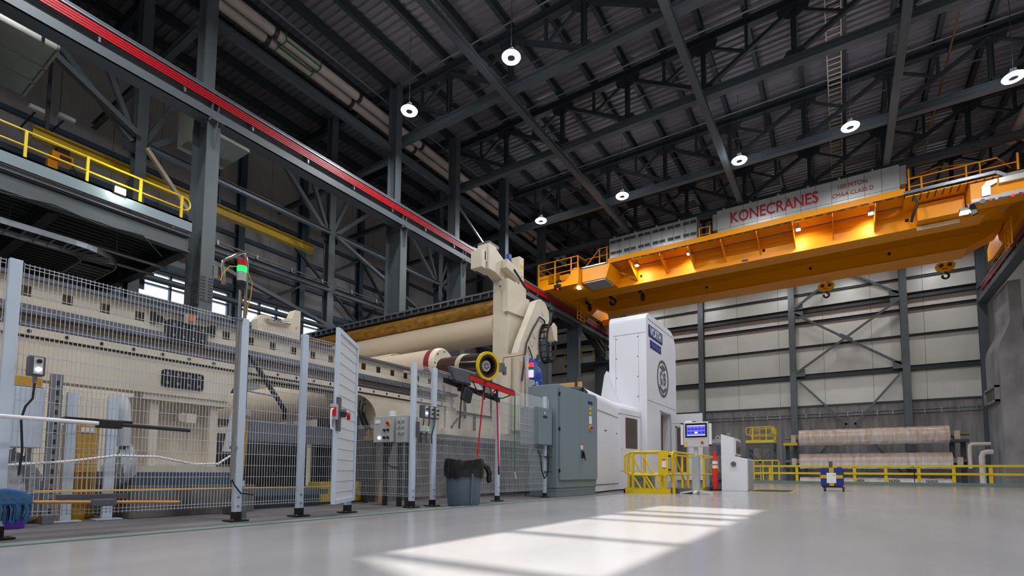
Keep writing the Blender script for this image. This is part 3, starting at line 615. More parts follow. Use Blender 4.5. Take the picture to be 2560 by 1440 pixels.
part('camera_box', MB().bar((4.6, 26.0, 10.75), (4.45, 26.0, 11.2), 0.16, 0.2), 'plastic', cr)
# hook blocks
def hook(x, y, z, lab, big=True, side=False):
    t = thing('hook_block', lab, 'crane hook', (x, y, z), 'hooks hanging from the crane')
    if big:
        pts = [(x-0.3, z+0.42), (x+0.3, z+0.42), (x+0.42, z+0.25), (x+0.36, z+0.06), (x+0.12, z-0.08), (x-0.12, z-0.08), (x-0.36, z+0.06), (x-0.42, z+0.25)]
        part('sheave_block', MB().prism(pts, 1, y-0.1, y+0.1), 'dyellow', t, None, 0.02)
        for s in (-1, 1): part('sheave', MB().cyl((x+s*0.17, y-0.13, z+0.24), (x+s*0.17, y+0.13, z+0.24), 0.1, 16), 'plastic', t)
        part('label', MB().box(x-0.14, y-0.115, z+0.03, x+0.1, y-0.1, z+0.09), 'sred', t)
        hz = z-0.1; r = 0.13
    else:
        part('sheave_block', MB().cyl((x-0.12, y, z+0.28), (x+0.12, y, z+0.28), 0.24, 18), 'dyellow', t); part('cheek', MB().box(x-0.2, y-0.2, z+0.0, x+0.02, y+0.2, z+0.32), 'plastic', t)
        hz = z-0.02; r = 0.17
    part('shank', MB().cyl((x, y, hz+0.1), (x, y, hz-0.06), 0.05, 10), 'plastic', t)
    part('hook', MB().tube(arc((x, y, hz-0.06-r), r, PI/2, PI/2-1.62*PI, 14, (1, 0, 0) if not side else (0, 1, 0), (0, 0, 1)), 0.055 if big else 0.075, 8), 'plastic', t)
    part('wire_rope', MB().cyl((x-0.1, y, z+0.3), (x-0.1, y, 12.4), 0.012, 6).cyl((x+0.1, y, z+0.3), (x+0.1, y, 12.4), 0.012, 6), 'steeld', t)
hook(-0.56, 33.5, 11.03, 'middle yellow hook block hanging below the girders in front of the X bracing')
hook(4.66, 33.5, 11.06, 'right yellow hook block hanging below the girders near the pillar')
hook(-13.4, 29.5, 11.35, 'leftmost black hook beside the left runway', False, True); hook(-11.8, 29.5, 11.45, 'double hook, second from the left under the near girder', False, False); hook(-9.9, 29.5, 11.4, 'long black hook, third from the left under the near girder', False, True)

# ================================================================== MEZZANINE AND LEFT AISLE
mz = thing('mezzanine', 'grey steel mezzanine at the left with a ribbed underside', 'mezzanine', (-17, 0, 6))
part('edge_fascia', MB().box(-14.42, YF+0.3, 6.86, -14.34, 6.3, 7.14).box(-14.6, YF+0.3, 7.1, -14.34, 6.3, 7.14), 'cab', mz)
part('edge_beam', MB().hsec((-14.5, YF+0.3, 6.53), (-14.5, 6.3, 6.53), 0.46, 0.24, 0.03, 0.02, (0, 0, 1)), 'steel', mz)
b = MB(); x = -22.6
while x < -14.7: b.box(x, YF+0.3, 6.62, x+0.12, 6.2, 6.7); x += 0.24
b.box(-22.8, YF+0.3, 6.7, -14.42, 6.25, 6.84); part('deck_ribs', b, 'steeld', mz)
part('end_beam', MB().hsec((-22.8, 6.2, 6.45), (-14.6, 6.2, 6.45), 0.4, 0.22, 0.03, 0.02, (0, 0, 1)), 'steeld', mz)
for y in (0.5, 3.6): part('joist', MB().hsec((-22.8, y, 6.42), (-14.7, y, 6.42), 0.36, 0.2, 0.02, 0.02, (0, 0, 1)), 'steeld', mz)
for x in (-15.3, -16.1): solo('conduit', MB().cyl((x, YF+0.4, 6.02), (x, 6.15, 6.02), 0.045, 8).cyl((x, 1.5, 6.02), (x, 1.5, 6.6), 0.01, 6).cyl((x, 5.0, 6.02), (x, 5.0, 6.6), 0.01, 6), 'galv', '%s conduit slung under the mezzanine' % ('outer' if x > -15.5 else 'inner'), 'conduit')
solo('black_cable', MB().tube([(-14.36, -2, 6.36), (-14.36, 0, 6.2), (-14.36, 1.9, 6.36), (-14.36, 2.7, 6.22), (-14.36, 3.5, 6.34), (-14.36, 4.3, 6.24), (-14.36, 5.2, 6.33), (-14.5, 5.7, 6.0)], 0.014, 6), 'black', 'loose black cable draped along the mezzanine edge beam', 'cable')
mr = thing('guard_railing', 'yellow guard railing along the mezzanine edge, ending in a rounded loop at the column', 'railing', (-14.4, 2, 7.14))
part('top_rail', MB().tube([(-14.4, YF+0.4, 7.74), (-14.4, 6.1, 7.74)]+[(-14.4, 6.1+0.16*math.sin(a*PI/12), 7.58+0.16*math.cos(a*PI/12)) for a in range(1, 6)]+[(-14.4, 6.26, 7.56)]+[(-14.4, 6.1+0.16*math.cos(a*PI/12), 7.56-0.16*math.sin(a*PI/12)) for a in range(1, 6)]+[(-14.4, 6.08, 7.4)], 0.022, 8), 'yellow', mr)
part('mid_rail', MB().tube([(-14.4, YF+0.4, 7.41), (-14.4, 6.08, 7.41)], 0.02, 8), 'yellow', mr)
for y in (-3, -1.0, 1.0, 3.0, 4.06, 5.12, 6.05):
    if y in (1.0,): y = 1.95
    part('post', MB().box(-14.43, y-0.025, 7.14, -14.37, y+0.025, 7.74), 'yellow', mr)
lm = thing('work_light', 'bright small floodlight at the mezzanine edge behind the yellow railing', 'lamp', (-14.3, 4.67, 7.1))
part('housing', MB().box(-14.36, 4.55, 7.1, -14.26, 4.78, 7.26), 'grey', lm); part('lens', MB().box(-14.26, 4.57, 7.11, -14.245, 4.76, 7.25), 'flood', lm)
ld = bpy.data.lights.new('work_light', 'POINT'); ld.energy = 25; ld.shadow_soft_size = 0.08; ld.color = (1, 0.97, 0.85); lo = bpy.data.objects.new('work_light', ld); COL.objects.link(lo); lo.parent = lm; lo.location = (0.2, 0, 0.1)
# cable ladder under the mezzanine: runs along, turns, dives towards the wall
ct = thing('cable_ladder', 'galvanised cable ladder under the mezzanine turning in a round bend towards the wall', 'cable tray', (-15.5, 3, 5.8))
z = 5.85; cx, cy = -16.05, 4.1
for r, lab in ((1.1, 'outer'), (0.4, 'inner')):
    pts = [(cx+r, YF+0.5, z), (cx+r, cy, z)]+[(cx+r*math.cos(a), cy+r*math.sin(a), z) for a in [PI/2*k/8 for k in range(1, 9)]]+[(-19.5, cy+r, z)]
    b = MB()
    for p, q in zip(pts, pts[1:]): b.bar(p, q, 0.03, 0.13)
    part('side_rail', b, 'galv', ct)
for k in range(28): part('rung', MB().bar((cx+0.4, 4.0-k*0.25, z-0.02), (cx+1.1, 4.0-k*0.25, z-0.02), 0.03, 0.03), 'galv', ct)
for k in range(9): a = PI/2*k/8; part('rung', MB().bar((cx+0.4*math.cos(a), cy+0.4*math.sin(a), z-0.02), (cx+1.1*math.cos(a), cy+1.1*math.sin(a), z-0.02), 0.03, 0.03), 'galv', ct)
for k in range(12): part('rung', MB().bar((cx-0.25*k, cy+0.4, z-0.02), (cx-0.25*k, cy+1.1, z-0.02), 0.03, 0.03), 'galv', ct)
for y in (0.0, 3.0): part('hanger', MB().cyl((-15.2, y, 5.85), (-15.2, y, 6.65), 0.012, 6), 'steeld', ct)
# yellow monorail with hoist
mn = thing('monorail_beam', 'long yellow monorail beam in the left aisle', 'beam', (-20, 9, 10.4), None)
part('beam', MB().hsec((-20, 4.3, 10.58), (-20, 13.9, 10.58), 0.36, 0.26, 0.03, 0.02, (0, 0, 1)), 'dyellow', mn)
part('hanger', MB().bar((-20, 9.7, 10.75), (-20, 9.7, 12.85), 0.08, 0.08).bar((-20, 13.6, 10.75), (-20, 13.6, 12.85), 0.08, 0.08).bar((-20, 4.6, 10.75), (-20, 4.6, 15.4), 0.08, 0.08), 'steeld', mn)
ho = thing('chain_hoist', 'orange electric chain hoist hanging from the yellow monorail', 'hoist', (-20, 5.0, 9.4))
part('body', MB().box(-20.2, 4.72, 9.95, -19.8, 5.25, 10.22), 'orange', ho, None, 0.03); part('trolley', MB().box(-20.15, 4.85, 10.22, -19.85, 5.15, 10.4), 'plastic', ho); part('chain_bag', MB().box(-20.12, 4.65, 9.3, -19.88, 4.9, 9.95), 'orange', ho, None, 0.03); part('vent', MB().box(-19.8, 4.9, 10.02, -19.785, 5.18, 10.14), 'brown', ho); part('pendant_cable', MB().tube([(-19.95, 5.2, 10.1), (-19.9, 5.5, 9.5), (-19.9, 5.75, 8.4)], 0.014, 6), 'black', ho)
# ducts
dc = thing('air_duct', 'large flat rectangular air duct at the upper left with flanged seams', 'duct', (-17, 1, 10))
part('run', MB().box(-17.7, YF+0.4, 10.3, -15.1, 3.6, 11.1), 'duct', dc); b = MB()
for y in (-3.0, -1.0, 1.0, 2.2, 3.55): b.box(-17.73, y, 10.27, -15.07, y+0.05, 11.13)
for x in (-16.9, -16.1): b.box(x, YF+0.4, 10.27, x+0.04, 3.6, 10.3)
part('flange', b, 'duct', dc); part('hanger_rod', MB().cyl((-17.75, 3.3, 10.3), (-17.75, 3.3, 15.5), 0.03, 6).cyl((-15.05, 3.3, 10.3), (-15.05, 3.3, 15.5), 0.03, 6).cyl((-17.75, 1.2, 10.3), (-17.75, 1.2, 15.5), 0.03, 6), 'galv', dc)
du = thing('air_duct', 'curved duct elbow behind the nearest column', 'duct', (-17, 8, 10.6))
pts = [(-18.0, 10.9)]+[(-17.6+1.5*math.cos(a), 10.9+1.4*math.sin(a)) for a in [PI/2*k/8 for k in range(9)]][::-1]+[(-16.1, 10.9)]
part('elbow', MB().prism([(-17.9, 11.0), (-17.9, 12.4)]+[(-17.5+1.4*math.sin(PI/2*k/8), 11.0+1.4*math.cos(PI/2*k/8)) for k in range(9)], 1, 7.3, 8.7), 'duct', du); part('hanger_rod', MB().cyl((-17.6, 8, 12.4), (-17.6, 8, 15.6), 0.02, 6), 'galv', du)
solo('air_duct', MB().box(-16.6, -2.0, 13.2, -15.3, 4.6, 14.4), 'duct', 'grey duct above the red conductor line at the top left edge', 'duct')
for k, (y, z) in enumerate(((4.6, 11.8), (5.3, 11.95))):
    t = thing('wall_lamp', 'unlit white emergency lamp on the left wall, %s of the pair above the mezzanine' % ('left', 'right')[k], 'lamp', (-21, y, z)); part('body', MB().box(-21.1, y-0.22, z, -20.9, y+0.22, z+0.14), 'paper', t, None, 0.03); part('bracket', MB().bar((-21, y, z+0.1), (XW+0.05, y, z+0.2), 0.04, 0.04), 'steeld', t)
# stair in the far left corner
st = thing('steel_stair', 'far steel stair with yellow railings below the left runway, left of the white tower', 'stairs', (-15, 34, 8))
for y in (33.6, 34.5): part('stringer', MB().bar((-16.3, y, 11.9), (-14.2, y, 8.6), 0.06, 0.26), 'steeld', st)
for k in range(13): part('tread', MB().box(-16.3+k*0.165-0.12, 33.6, 11.8-k*0.255, -16.3+k*0.165+0.14, 34.5, 11.84-k*0.255), 'galv', st)
part('handrail', MB().tube([(-16.3, 33.6, 12.9), (-14.1, 33.6, 9.6), (-13.6, 33.6, 9.6)], 0.03, 6).tube([(-16.3, 34.5, 12.9), (-14.1, 34.5, 9.6), (-13.6, 34.5, 9.6)], 0.03, 6).tube([(-16.3, 33.6, 12.4), (-14.1, 33.6, 9.1)], 0.025, 6), 'dyellow', st)
part('landing', MB().box(-17.2, 33.4, 8.35, -13.2, 35.6, 8.5), 'steeld', st)
b = MB()
for z in (9.0, 9.5): b.tube([(-17.2, 33.45, z), (-14.9, 33.45, z)], 0.03, 6)
for x in (-17.2, -16.5, -15.8, -14.9): b.bar((x, 33.45, 8.5), (x, 33.45, 9.5), 0.05, 0.05)
part('landing_rail', b, 'dyellow', st); part('leg', MB().bar((-17.1, 35.4, 0), (-17.1, 35.4, 8.35), 0.2, 0.2, (1, 0, 0)), 'steeld', st); part('leg', MB().bar((-13.4, 35.4, 0), (-13.4, 35.4, 8.35), 0.2, 0.2, (1, 0, 0)), 'steeld', st)
t = thing('guard_railing', 'yellow railing high on a far platform left of the crane end', 'railing', (-18, 34, 12))
part('platform', MB().box(-19.6, 33.4, 11.8, -16.5, 35, 11.95), 'steeld', t)
b = MB()
for z in (12.4, 12.9): b.tube([(-19.6, 33.45, z), (-16.5, 33.45, z)], 0.03, 6)
for x in (-19.5, -18.5, -17.5, -16.6): b.bar((x, 33.45, 11.95), (x, 33.45, 12.9), 0.05, 0.05)
part('rails', b, 'dyellow', t)

# ================================================================== WINDER FRAME AND ITS ROLLS (left)
xf = -7.2
mf = thing('winding_machine', 'long cream machine side frame with square slots behind the white mesh fence', 'machine', (-7.6, 4, 0))
fp = part('slotted_plate', MB().holes(0, xf, -2.0, 8.28, 2.28, 2.56, [(y0, y0+0.095, 2.375, 2.49) for y0 in [-1.6+0.3483*k for k in range(28)] if not 2.86 < y0+0.05 < 3.4]), 'cream', mf)
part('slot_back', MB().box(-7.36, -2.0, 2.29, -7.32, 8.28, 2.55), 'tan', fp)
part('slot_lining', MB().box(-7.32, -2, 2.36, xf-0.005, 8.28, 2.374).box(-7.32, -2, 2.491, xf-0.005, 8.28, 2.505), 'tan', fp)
part('body', MB().box(-8.0, -2.0, 1.96, -7.37, 8.28, 2.55), 'cream', mf)
part('top_rail', MB().box(-7.4, -2.0, 2.56, -7.13, 8.28, 2.6), 'railsteel', mf, 'pale steel rail along the top edge')
part('top_guard', MB().box(-7.7, 5.2, 2.6, -7.6, 8.2, 2.68).box(-7.7, 8.1, 2.6, -7.56, 8.2, 2.76), 'steeld', mf)
sr = part('slide_rail', MB().box(-7.3, -2.0, 2.18, -7.12, 8.45, 2.275), 'railsteel', mf, 'dark steel slide rail with bolts')
for k in range(30):
    y = -1.4+0.325*k
    part('bolt', MB().cyl((-7.12, y, 2.225), (-7.105, y, 2.225), 0.022, 10), 'galv', sr)
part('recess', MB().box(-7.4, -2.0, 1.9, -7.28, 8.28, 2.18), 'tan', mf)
part('linear_guide', MB().box(-7.3, -2.0, 2.075, -7.16, 8.28, 2.1).box(-7.3, -2.0, 2.05, -7.18, 8.28, 2.07), 'railsteel', mf)
cb = part('drilled_bar', MB().box(-7.32, -2.0, 1.955, -7.13, 8.4, 2.035), 'cream', mf)
for k in range(32):
    y = -1.5+0.312*k
    part('drilled_hole', MB().cyl((-7.13, y, 1.996), (-7.124, y, 1.996), 0.02, 12), 'ink', cb)
# lower side plate with the arched opening
arch = [(3.72, 1.5)]+[(3.72+0.45*(1-math.cos(PI/2*k/6)), 1.5+0.4*math.sin(PI/2*k/6)) for k in range(1, 7)]
arch += [(5.95+0.45*math.sin(PI/2*k/8), 1.5+0.4*math.cos(PI/2*k/8)) for k in range(9)]
lp = [(-2.0, 1.9), (-2.0, 1.5), (2.0, 1.5)]+arch+[(6.42, 1.17), (8.28, 1.17), (8.28, 1.9)]
lp = [(-2.0, 1.93), (-2.0, 1.5)]+arch+[(6.4, 1.17), (8.28, 1.17), (8.28, 1.93)]
part('side_plate', MB().prism(lp, 0, -7.42, -7.16), 'cream', mf)
bp = part('black_plate', MB().prism(rpoly(2.88, 1.6, 3.38, 1.82, 0.04), 0, -7.16, -7.14), 'plastic', mf)
for k in range(4):
    for z in (1.65, 1.77): part('bolt', MB().cyl((-7.14, 2.94+k*0.125, z), (-7.125, 2.94+k*0.125, z), 0.02, 10), 'galv', bp)
bp = part('black_plate', MB().prism(rpoly(2.9, 2.2, 3.38, 2.46, 0.03), 0, xf, xf+0.1), 'plastic', mf)
for k in range(4):
    for z in (2.26, 2.4): part('bolt', MB().cyl((xf+0.1, 2.97+k*0.115, z), (xf+0.115, 2.97+k*0.115, z), 0.018, 10), 'galv', bp)
for y, s in ((2.77, 1), (3.49, -1)):
    part('clamp_bracket', MB().box(xf, y-0.03, 2.38, xf+0.03, y+0.03, 2.52).prism([(y+s*0.04, 2.41), (y+s*0.09, 2.41), (y+s*0.13, 2.45), (y+s*0.09, 2.49), (y+s*0.04, 2.49)], 0, xf, xf+0.03), 'plastic', mf)
sn = part('sensor', MB().box(-7.1, 3.08, 2.44, -7.05, 3.2, 2.56), 'lgrey', mf); part('sensor_tip', MB().cyl((-7.04, 3.14, 2.47), (-7.04, 3.14, 2.55), 0.03, 10), 'orangeplug', sn)
sn = part('sensor', MB().box(-7.1, 7.0, 2.46, -7.05, 7.3, 2.5), 'lgrey', mf); part('sensor_tip', MB().cyl((-7.04, 7.16, 2.5), (-7.04, 7.16, 2.58), 0.035, 10), 'orangeplug', sn); part('sensor_cable', MB().tube([(-7.04, 7.16, 2.46), (-7.0, 7.25, 2.3), (-7.05, 7.4, 2.2)], 0.008, 6), 'black', sn)
b = MB().prism([(4.48, 2.6), (4.46, 2.98), (4.52, 3.06), (4.68, 3.07), (4.74, 3.0), (4.95, 3.0), (4.97, 3.12), (5.05, 3.12), (5.12, 3.3), (5.22, 3.3), (5.22, 2.6)], 0, -7.98, -7.8)
ub = part('upright_bracket', b, 'cream', mf); part('bracket_rod', MB().cyl((-7.76, 4.6, 2.98), (-7.76, 5.0, 3.02), 0.03, 10), 'chrome', ub); part('bolt_head', MB().cyl((-7.8, 4.6, 3.0), (-7.785, 4.6, 3.0), 0.03, 10).cyl((-7.8, 5.15, 3.0), (-7.785, 5.15, 3.0), 0.02, 10), 'tan', ub)
# end plate
part('end_plate', MB().prism([(8.36, 1.42), (8.36, 2.56), (9.5, 2.62), (9.95, 2.4), (9.98, 1.9), (10.15, 1.45)], 0, -7.5, -7.16), 'cream', mf)
part('end_cap', MB().cyl((-7.16, 8.62, 2.02), (-7.1, 8.62, 2.02), 0.1, 20), 'cream', mf); part('end_stop', MB().box(-7.2, 8.28, 2.19, -7.05, 8.6, 2.24), 'steeld', mf)
part('base_bar', MB().box(-7.6, 8.2, 1.34, -7.05, 12.4, 1.48), 'cream', mf)
part('slot_guide', MB().box(-7.16, 8.95, 1.75, -7.12, 9.0, 2.3).box(-7.16, 9.3, 1.45, -7.1, 9.33, 1.9).box(-7.16, 8.7, 1.86, -7.12, 10.0, 1.89), 'shaft', mf)
part('hydraulic_hose', MB().tube([(-7.1, 8.95, 1.86), (-7.05, 8.6, 1.7), (-7.05, 8.4, 1.5), (-7.1, 8.5, 1.4), (-7.1, 9.2, 1.38)], 0.02, 8), 'black', mf)
# pedestal
pd = part('pedestal', MB().box(-8.0, 2.82, 0.6, -7.42, 3.62, 1.5), 'cream', mf); part('pedestal_rim', MB().box(-7.42, 2.8, 0.6, -7.22, 2.9, 1.5).box(-7.42, 3.52, 0.6, -7.22, 3.62, 1.5).box(-7.42, 2.7, 1.42, -7.18, 3.75, 1.5), 'cream', pd); part('pedestal_valve', MB().cyl((-7.42, 3.2, 1.24), (-7.25, 3.2, 1.24), 0.06, 14).box(-7.3, 3.22, 1.17, -7.2, 3.34, 1.29), 'cream', pd); part('pedestal_foot', MB().box(-8.1, 2.62, 0.52, -7.1, 3.82, 0.6), 'cream', pd)
part('sole_plate', MB().box(-8.1, 2.55, 0.36, -6.95, 3.86, 0.52), 'steelb', mf)
# far side frame and crossbeams
solo('machine_bed', MB().box(-15.2, -2.0, 0, -14.7, 9.6, 2.6), 'cream', 'cream rear side frame of the winding machine, far behind the slotted one', 'machine')
solo('concrete_plinth', MB().box(-8.4, 2.46, 0, -6.72, 3.9, 0.36), 'oldconcrete', 'dark concrete plinth under the cream pedestal at the foot of the fence', 'plinth')
solo('concrete_block', MB().box(-6.6, 3.42, 0, -6.4, 3.62, 0.13), 'oldconcrete', 'small rough concrete block at the foot of the fence left of the tall light-tower post', 'block')
solo('foundation_wall', MB().box(-9.0, 6.36, 0, -7.1, 12.6, 1.33).box(-7.12, 8.0, 1.2, -6.98, 12.5, 1.33), 'oldconcrete', 'stained concrete machine foundation behind the rubbish bin', 'foundation')
solo('foundation_wall', MB().box(-9.6, 3.9, 0, -9.2, 6.4, 1.2), 'oldconcrete', 'dark concrete wall inside the machine pit behind the mesh gate', 'foundation')
# rolls lying across the machine
t = thing('winder_roll', 'pale roll with a maroon band and cream end disc behind the frame', 'roll', (-11, 8.9, 2.6))
part('shell', MB().cyl((-14.6, 8.9, 3.02), (-8.0, 8.9, 3.02), 0.4, 40), 'rollcream', t)
part('band', MB().cyl((-8.0, 8.9, 3.02), (-7.84, 8.9, 3.02), 0.405, 40), 'maroon', t, 'maroon band')
dk = part('end_disc', MB().lathe([(0, 0.12), (0.36, 0.12), (0.405, 0.06), (0.405, 0)], (-7.84, 8.9, 3.02), (1, 0, 0), 40), 'cream', t)
b = MB()
for k in range(8): b.cyl((-7.73, 8.9+0.31*math.cos(k*PI/4), 3.02+0.31*math.sin(k*PI/4)), (-7.715, 8.9+0.31*math.cos(k*PI/4), 3.02+0.31*math.sin(k*PI/4)), 0.022, 10)
part('disc_bolt', b, 'ink', dk); part('bearing_plate', MB().prism([(8.62, 2.72), (8.6, 2.95), (8.8, 3.14), (9.0, 3.1), (9.08, 2.85), (9.0, 2.66)], 0, -7.72, -7.5), 'cream', t)
part('bearing_stand', MB().box(-7.9, 8.7, 2.55, -7.3, 9.1, 2.75).box(-14.6, 8.7, 2.55, -14.2, 9.1, 2.8), 'cream', t)
t = thing('drive_shaft', 'big brown drive shaft coupling with a yellow toothed ring above the brooms', 'shaft', (-6.4, 8.3, 2.4))
c0 = Vector((-7.4, 8.55, 2.86)); c1 = Vector((-5.95, 8.2, 2.68)); d = (c1-c0).normalized(); Lh = (c1-c0).length
part('flange_shaft', MB().cyl(c0, c0+d*0.75, 0.22, 28, 0.24), 'brown', t)
part('collar', MB().lathe([(0.25, 0.72), (0.275, 0.74), (0.275, 0.78), (0.26, 0.8), (0.275, 0.82), (0.275, 0.86), (0.25, 0.88)], c0, d, 28), 'tan', t)
part('sleeve', MB().lathe([(0.2, 0.88), (0.262, 0.88), (0.262, Lh), (0.2, Lh), (0.2, Lh-0.22), (0, Lh-0.22)], c0, d, 32), 'shaft', t)
part('ring', MB().lathe([(0.262, Lh-0.03), (0.29, Lh-0.03), (0.29, Lh+0.015), (0.235, Lh+0.015), (0.235, Lh-0.03)], c0, d, 36), 'yellow', t, 'yellow ring')
b = MB(); a1 = d.orthogonal().normalized(); a2 = d.cross(a1)
for k in range(36):
    v = a1*math.cos(k*PI/18)+a2*math.sin(k*PI/18); b.bar(c0+d*(Lh-0.12)+v*0.205, c0+d*(Lh+0.005)+v*0.205, 0.018, 0.05, v)
part('teeth', b, 'brown', t); hb = part('hub_disc', MB().lathe([(0, Lh-0.05), (0.11, Lh-0.05), (0.115, Lh-0.06), (0.115, Lh-0.2)], c0, d, 28), 'lgrey', t)
b = MB()
for k in range(6):
    v = a1*math.cos(k*PI/3)+a2*math.sin(k*PI/3); b.cyl(c0+d*(Lh-0.05)+v*0.05, c0+d*(Lh-0.04)+v*0.05, 0.016, 8)
part('hub_bolt', b, 'ink', hb)
part('stand', MB().bar(c0+d*0.2-Vector((0, 0, 0.2)), (-7.3, 8.5, 2.56), 0.2, 0.2, (1, 0, 0)), 'steeld', t)
t = thing('winder_roll', 'second pale roll with a brown journal behind the one with the maroon band', 'roll', (-12, 10.2, 3.3)); part('shell', MB().cyl((-14.6, 10.2, 3.55), (-10.6, 10.2, 3.55), 0.36, 32), 'rollcream', t); part('journal', MB().cyl((-10.6, 10.2, 3.55), (-10.0, 10.2, 3.5), 0.18, 20), 'brown', t); part('stand', MB().box(-10.4, 10.05, 1.3, -10.2, 10.35, 3.4).box(-14.6, 10.05, 1.3, -14.3, 10.35, 3.3), 'cream', t)
t = thing('winder_roll', 'brown roll lying under the cream frame, seen through the fence right of the light-tower post', 'roll', (-10, 6.6, 1.4)); part('shell', MB().cyl((-14.0, 6.3, 1.95), (-7.5, 6.3, 1.95), 0.38, 32), 'rollcream', t); part('stand', MB().box(-8.6, 6.2, 0, -8.3, 6.4, 1.7).box(-14, 6.2, 0, -13.7, 6.4, 1.7), 'steeld', t)
t = thing('steel_trough', 'grey sloping sheet trough behind the mesh fence below the brown roll', 'trough', (-8.4, 5, 0.8)); part('sheet', MB().prism([(-8.9, 1.45), (-7.6, 1.3), (-7.6, 1.2), (-8.9, 1.35)], 1, 4.0, 6.0), 'steel', t); part('leg', MB().box(-8.8, 4.1, 0, -8.7, 4.2, 1.36).box(-8.8, 5.8, 0, -8.7, 5.9, 1.36).box(-7.75, 4.1, 0, -7.65, 4.2, 1.21).box(-7.75, 5.8, 0, -7.65, 5.9, 1.21), 'steeld', t); part('lip', MB().box(-7.62, 4.0, 1.0, -7.56, 6.0, 1.3), 'railsteel', t)
solo('grating_walk', MB().box(-8.6, 3.95, 0.18, -7.0, 5.3, 0.26).box(-8.5, 4.0, 0, -8.4, 5.2, 0.18).box(-7.2, 4.0, 0, -7.1, 5.2, 0.18), 'steelb', 'low grey grating step behind the fence beside the yellow box', 'step')
# tall tower with crossbeam
tw = thing('winder_tower', 'tall cream machine tower with a bent swing arm, carrying the crossbeam', 'machine', (-7.5, 11.4, 0))
part('column', MB().box(-7.78, 10.92, 1.33, -7.3, 11.84, 5.68), 'cream', tw, None, 0.01)
part('cover_plate', MB().prism([(10.82, 4.75), (10.82, 5.3), (11.92, 5.36), (11.92, 4.82)], 0, -7.4, -7.24), 'cream', tw)
part('rear_web', MB().prism([(11.84, 5.1), (12.5, 4.7), (12.5, 1.4), (11.84, 1.4)], 0, -7.75, -7.5), 'cream', tw)
part('sight_hole', MB().cyl((-7.55, 10.915, 5.5), (-7.55, 10.925, 5.5), 0.025, 10), 'ink', tw)
hd = part('clamp_head', MB().prism([(10.15, 5.95), (10.15, 6.3), (10.52, 6.48), (10.78, 6.35), (11.3, 6.12), (11.72, 5.95), (11.72, 5.68), (10.95, 5.68), (10.5, 5.82)], 0, -7.8, -7.5), 'cream', tw)
part('clamp_jaw', MB().box(-7.85, 10.02, 5.72, -7.5, 10.2, 6.18).box(-7.82, 10.26, 5.74, -7.45, 10.6, 6.42), 'cream', hd, None, 0.01)
part('clamp_cap', MB().box(-7.84, 10.3, 6.42, -7.48, 10.75, 6.5), 'grey', hd); part('push_block', MB().prism([(10.85, 5.95), (10.9, 6.2), (11.35, 6.1), (11.6, 5.98), (11.55, 5.8)], 0, -7.5, -7.3), 'cream', hd, None, 0.01)
part('gas_spring', MB().cyl((-7.3, 11.2, 6.0), (-7.3, 11.95, 5.62), 0.035, 10), 'black', hd); part('air_valve', MB().box(-7.5, 11.12, 6.3, -7.4, 11.24, 6.44), 'blue', hd); part('air_hose', MB().tube([(-7.4, 11.15, 6.3), (-7.35, 11.3, 6.1), (-7.35, 11.6, 6.05), (-7.35, 11.65, 5.85)], 0.012, 6), 'black', hd)
rp = part('stop_plate', MB().box(-7.75, 11.72, 5.5, -7.45, 11.95, 6.6), 'cream', tw, None, 0.01); part('sticker', MB().box(-7.449, 11.75, 6.28, -7.446, 11.93, 6.38), 'hazard', rp); part('plate_bolt', MB().cyl((-7.45, 11.83, 6.05), (-7.43, 11.83, 6.05), 0.035, 10), 'tan', rp)
am = part('swing_arm', MB().prism([(11.72, 5.22), (11.95, 5.33), (12.22, 5.3), (12.42, 5.12), (12.46, 4.9), (12.34, 4.62), (12.1, 4.3), (11.9, 4.05), (11.98, 3.8), (11.95, 3.6), (11.78, 3.5), (11.6, 3.55), (11.45, 3.3), (11.35, 2.9), (11.32, 1.6), (10.82, 1.6), (10.78, 3.6), (10.95, 3.95)], 0, -7.1, -6.9), 'cream', tw, None, 0.012)
b = MB()
for y, z in ((12.1, 5.0), (11.65, 4.25), (11.5, 4.0)): b.cyl((-6.9, y, z), (-6.885, y, z), 0.09, 18)
part('boss', b, 'cream', am); part('pivot_pin', MB().cyl((-6.9, 11.8, 3.68), (-6.86, 11.8, 3.68), 0.07, 16), 'grey', am)
part('hose', MB().tube([(-6.86, 10.95, 2.9), (-6.86, 11.05, 3.4), (-6.86, 11.15, 3.9), (-6.86, 11.5, 4.4), (-6.86, 11.85, 4.8), (-6.86, 12.1, 4.75), (-6.86, 12.2, 4.5)], 0.022, 8).tube([(-6.86, 11.25, 3.85), (-6.86, 11.45, 3.6), (-6.86, 11.5, 3.3), (-6.86, 11.4, 2.95)], 0.018, 8), 'black', am)
part('arm_slot', MB().box(-7.0, 10.9, 2.3, -6.885, 11.0, 3.4), 'tan', am); part('guide_plate', MB().box(-7.3, 10.6, 1.5, -7.05, 10.72, 3.55), 'cream', tw)
b = MB(); n = 34; cy, cz, ry, rz = 12.1, 4.1, 0.25, 0.52
for k in range(n):
    a = 2*PI*k/n; p = Vector((-6.75, cy+ry*math.cos(a), cz+rz*math.sin(a))); tn = Vector((0, -ry*math.sin(a), rz*math.cos(a))).normalized()
    nn = Vector((1, 0, 0)).cross(tn)
    b.bar(p-tn*0.04+Vector((-0.11, 0, 0)), p+tn*0.04+Vector((-0.11, 0, 0)), 0.02, 0.08, nn).bar(p-tn*0.04+Vector((0.11, 0, 0)), p+tn*0.04+Vector((0.11, 0, 0)), 0.02, 0.08, nn)
    if k % 2 == 0: b.bar(p-Vector((0.11, 0, 0)), p+Vector((0.11, 0, 0)), 0.05, 0.02, tn)
part('energy_chain', b, 'black', tw, 'black cable chain hanging in a loop')
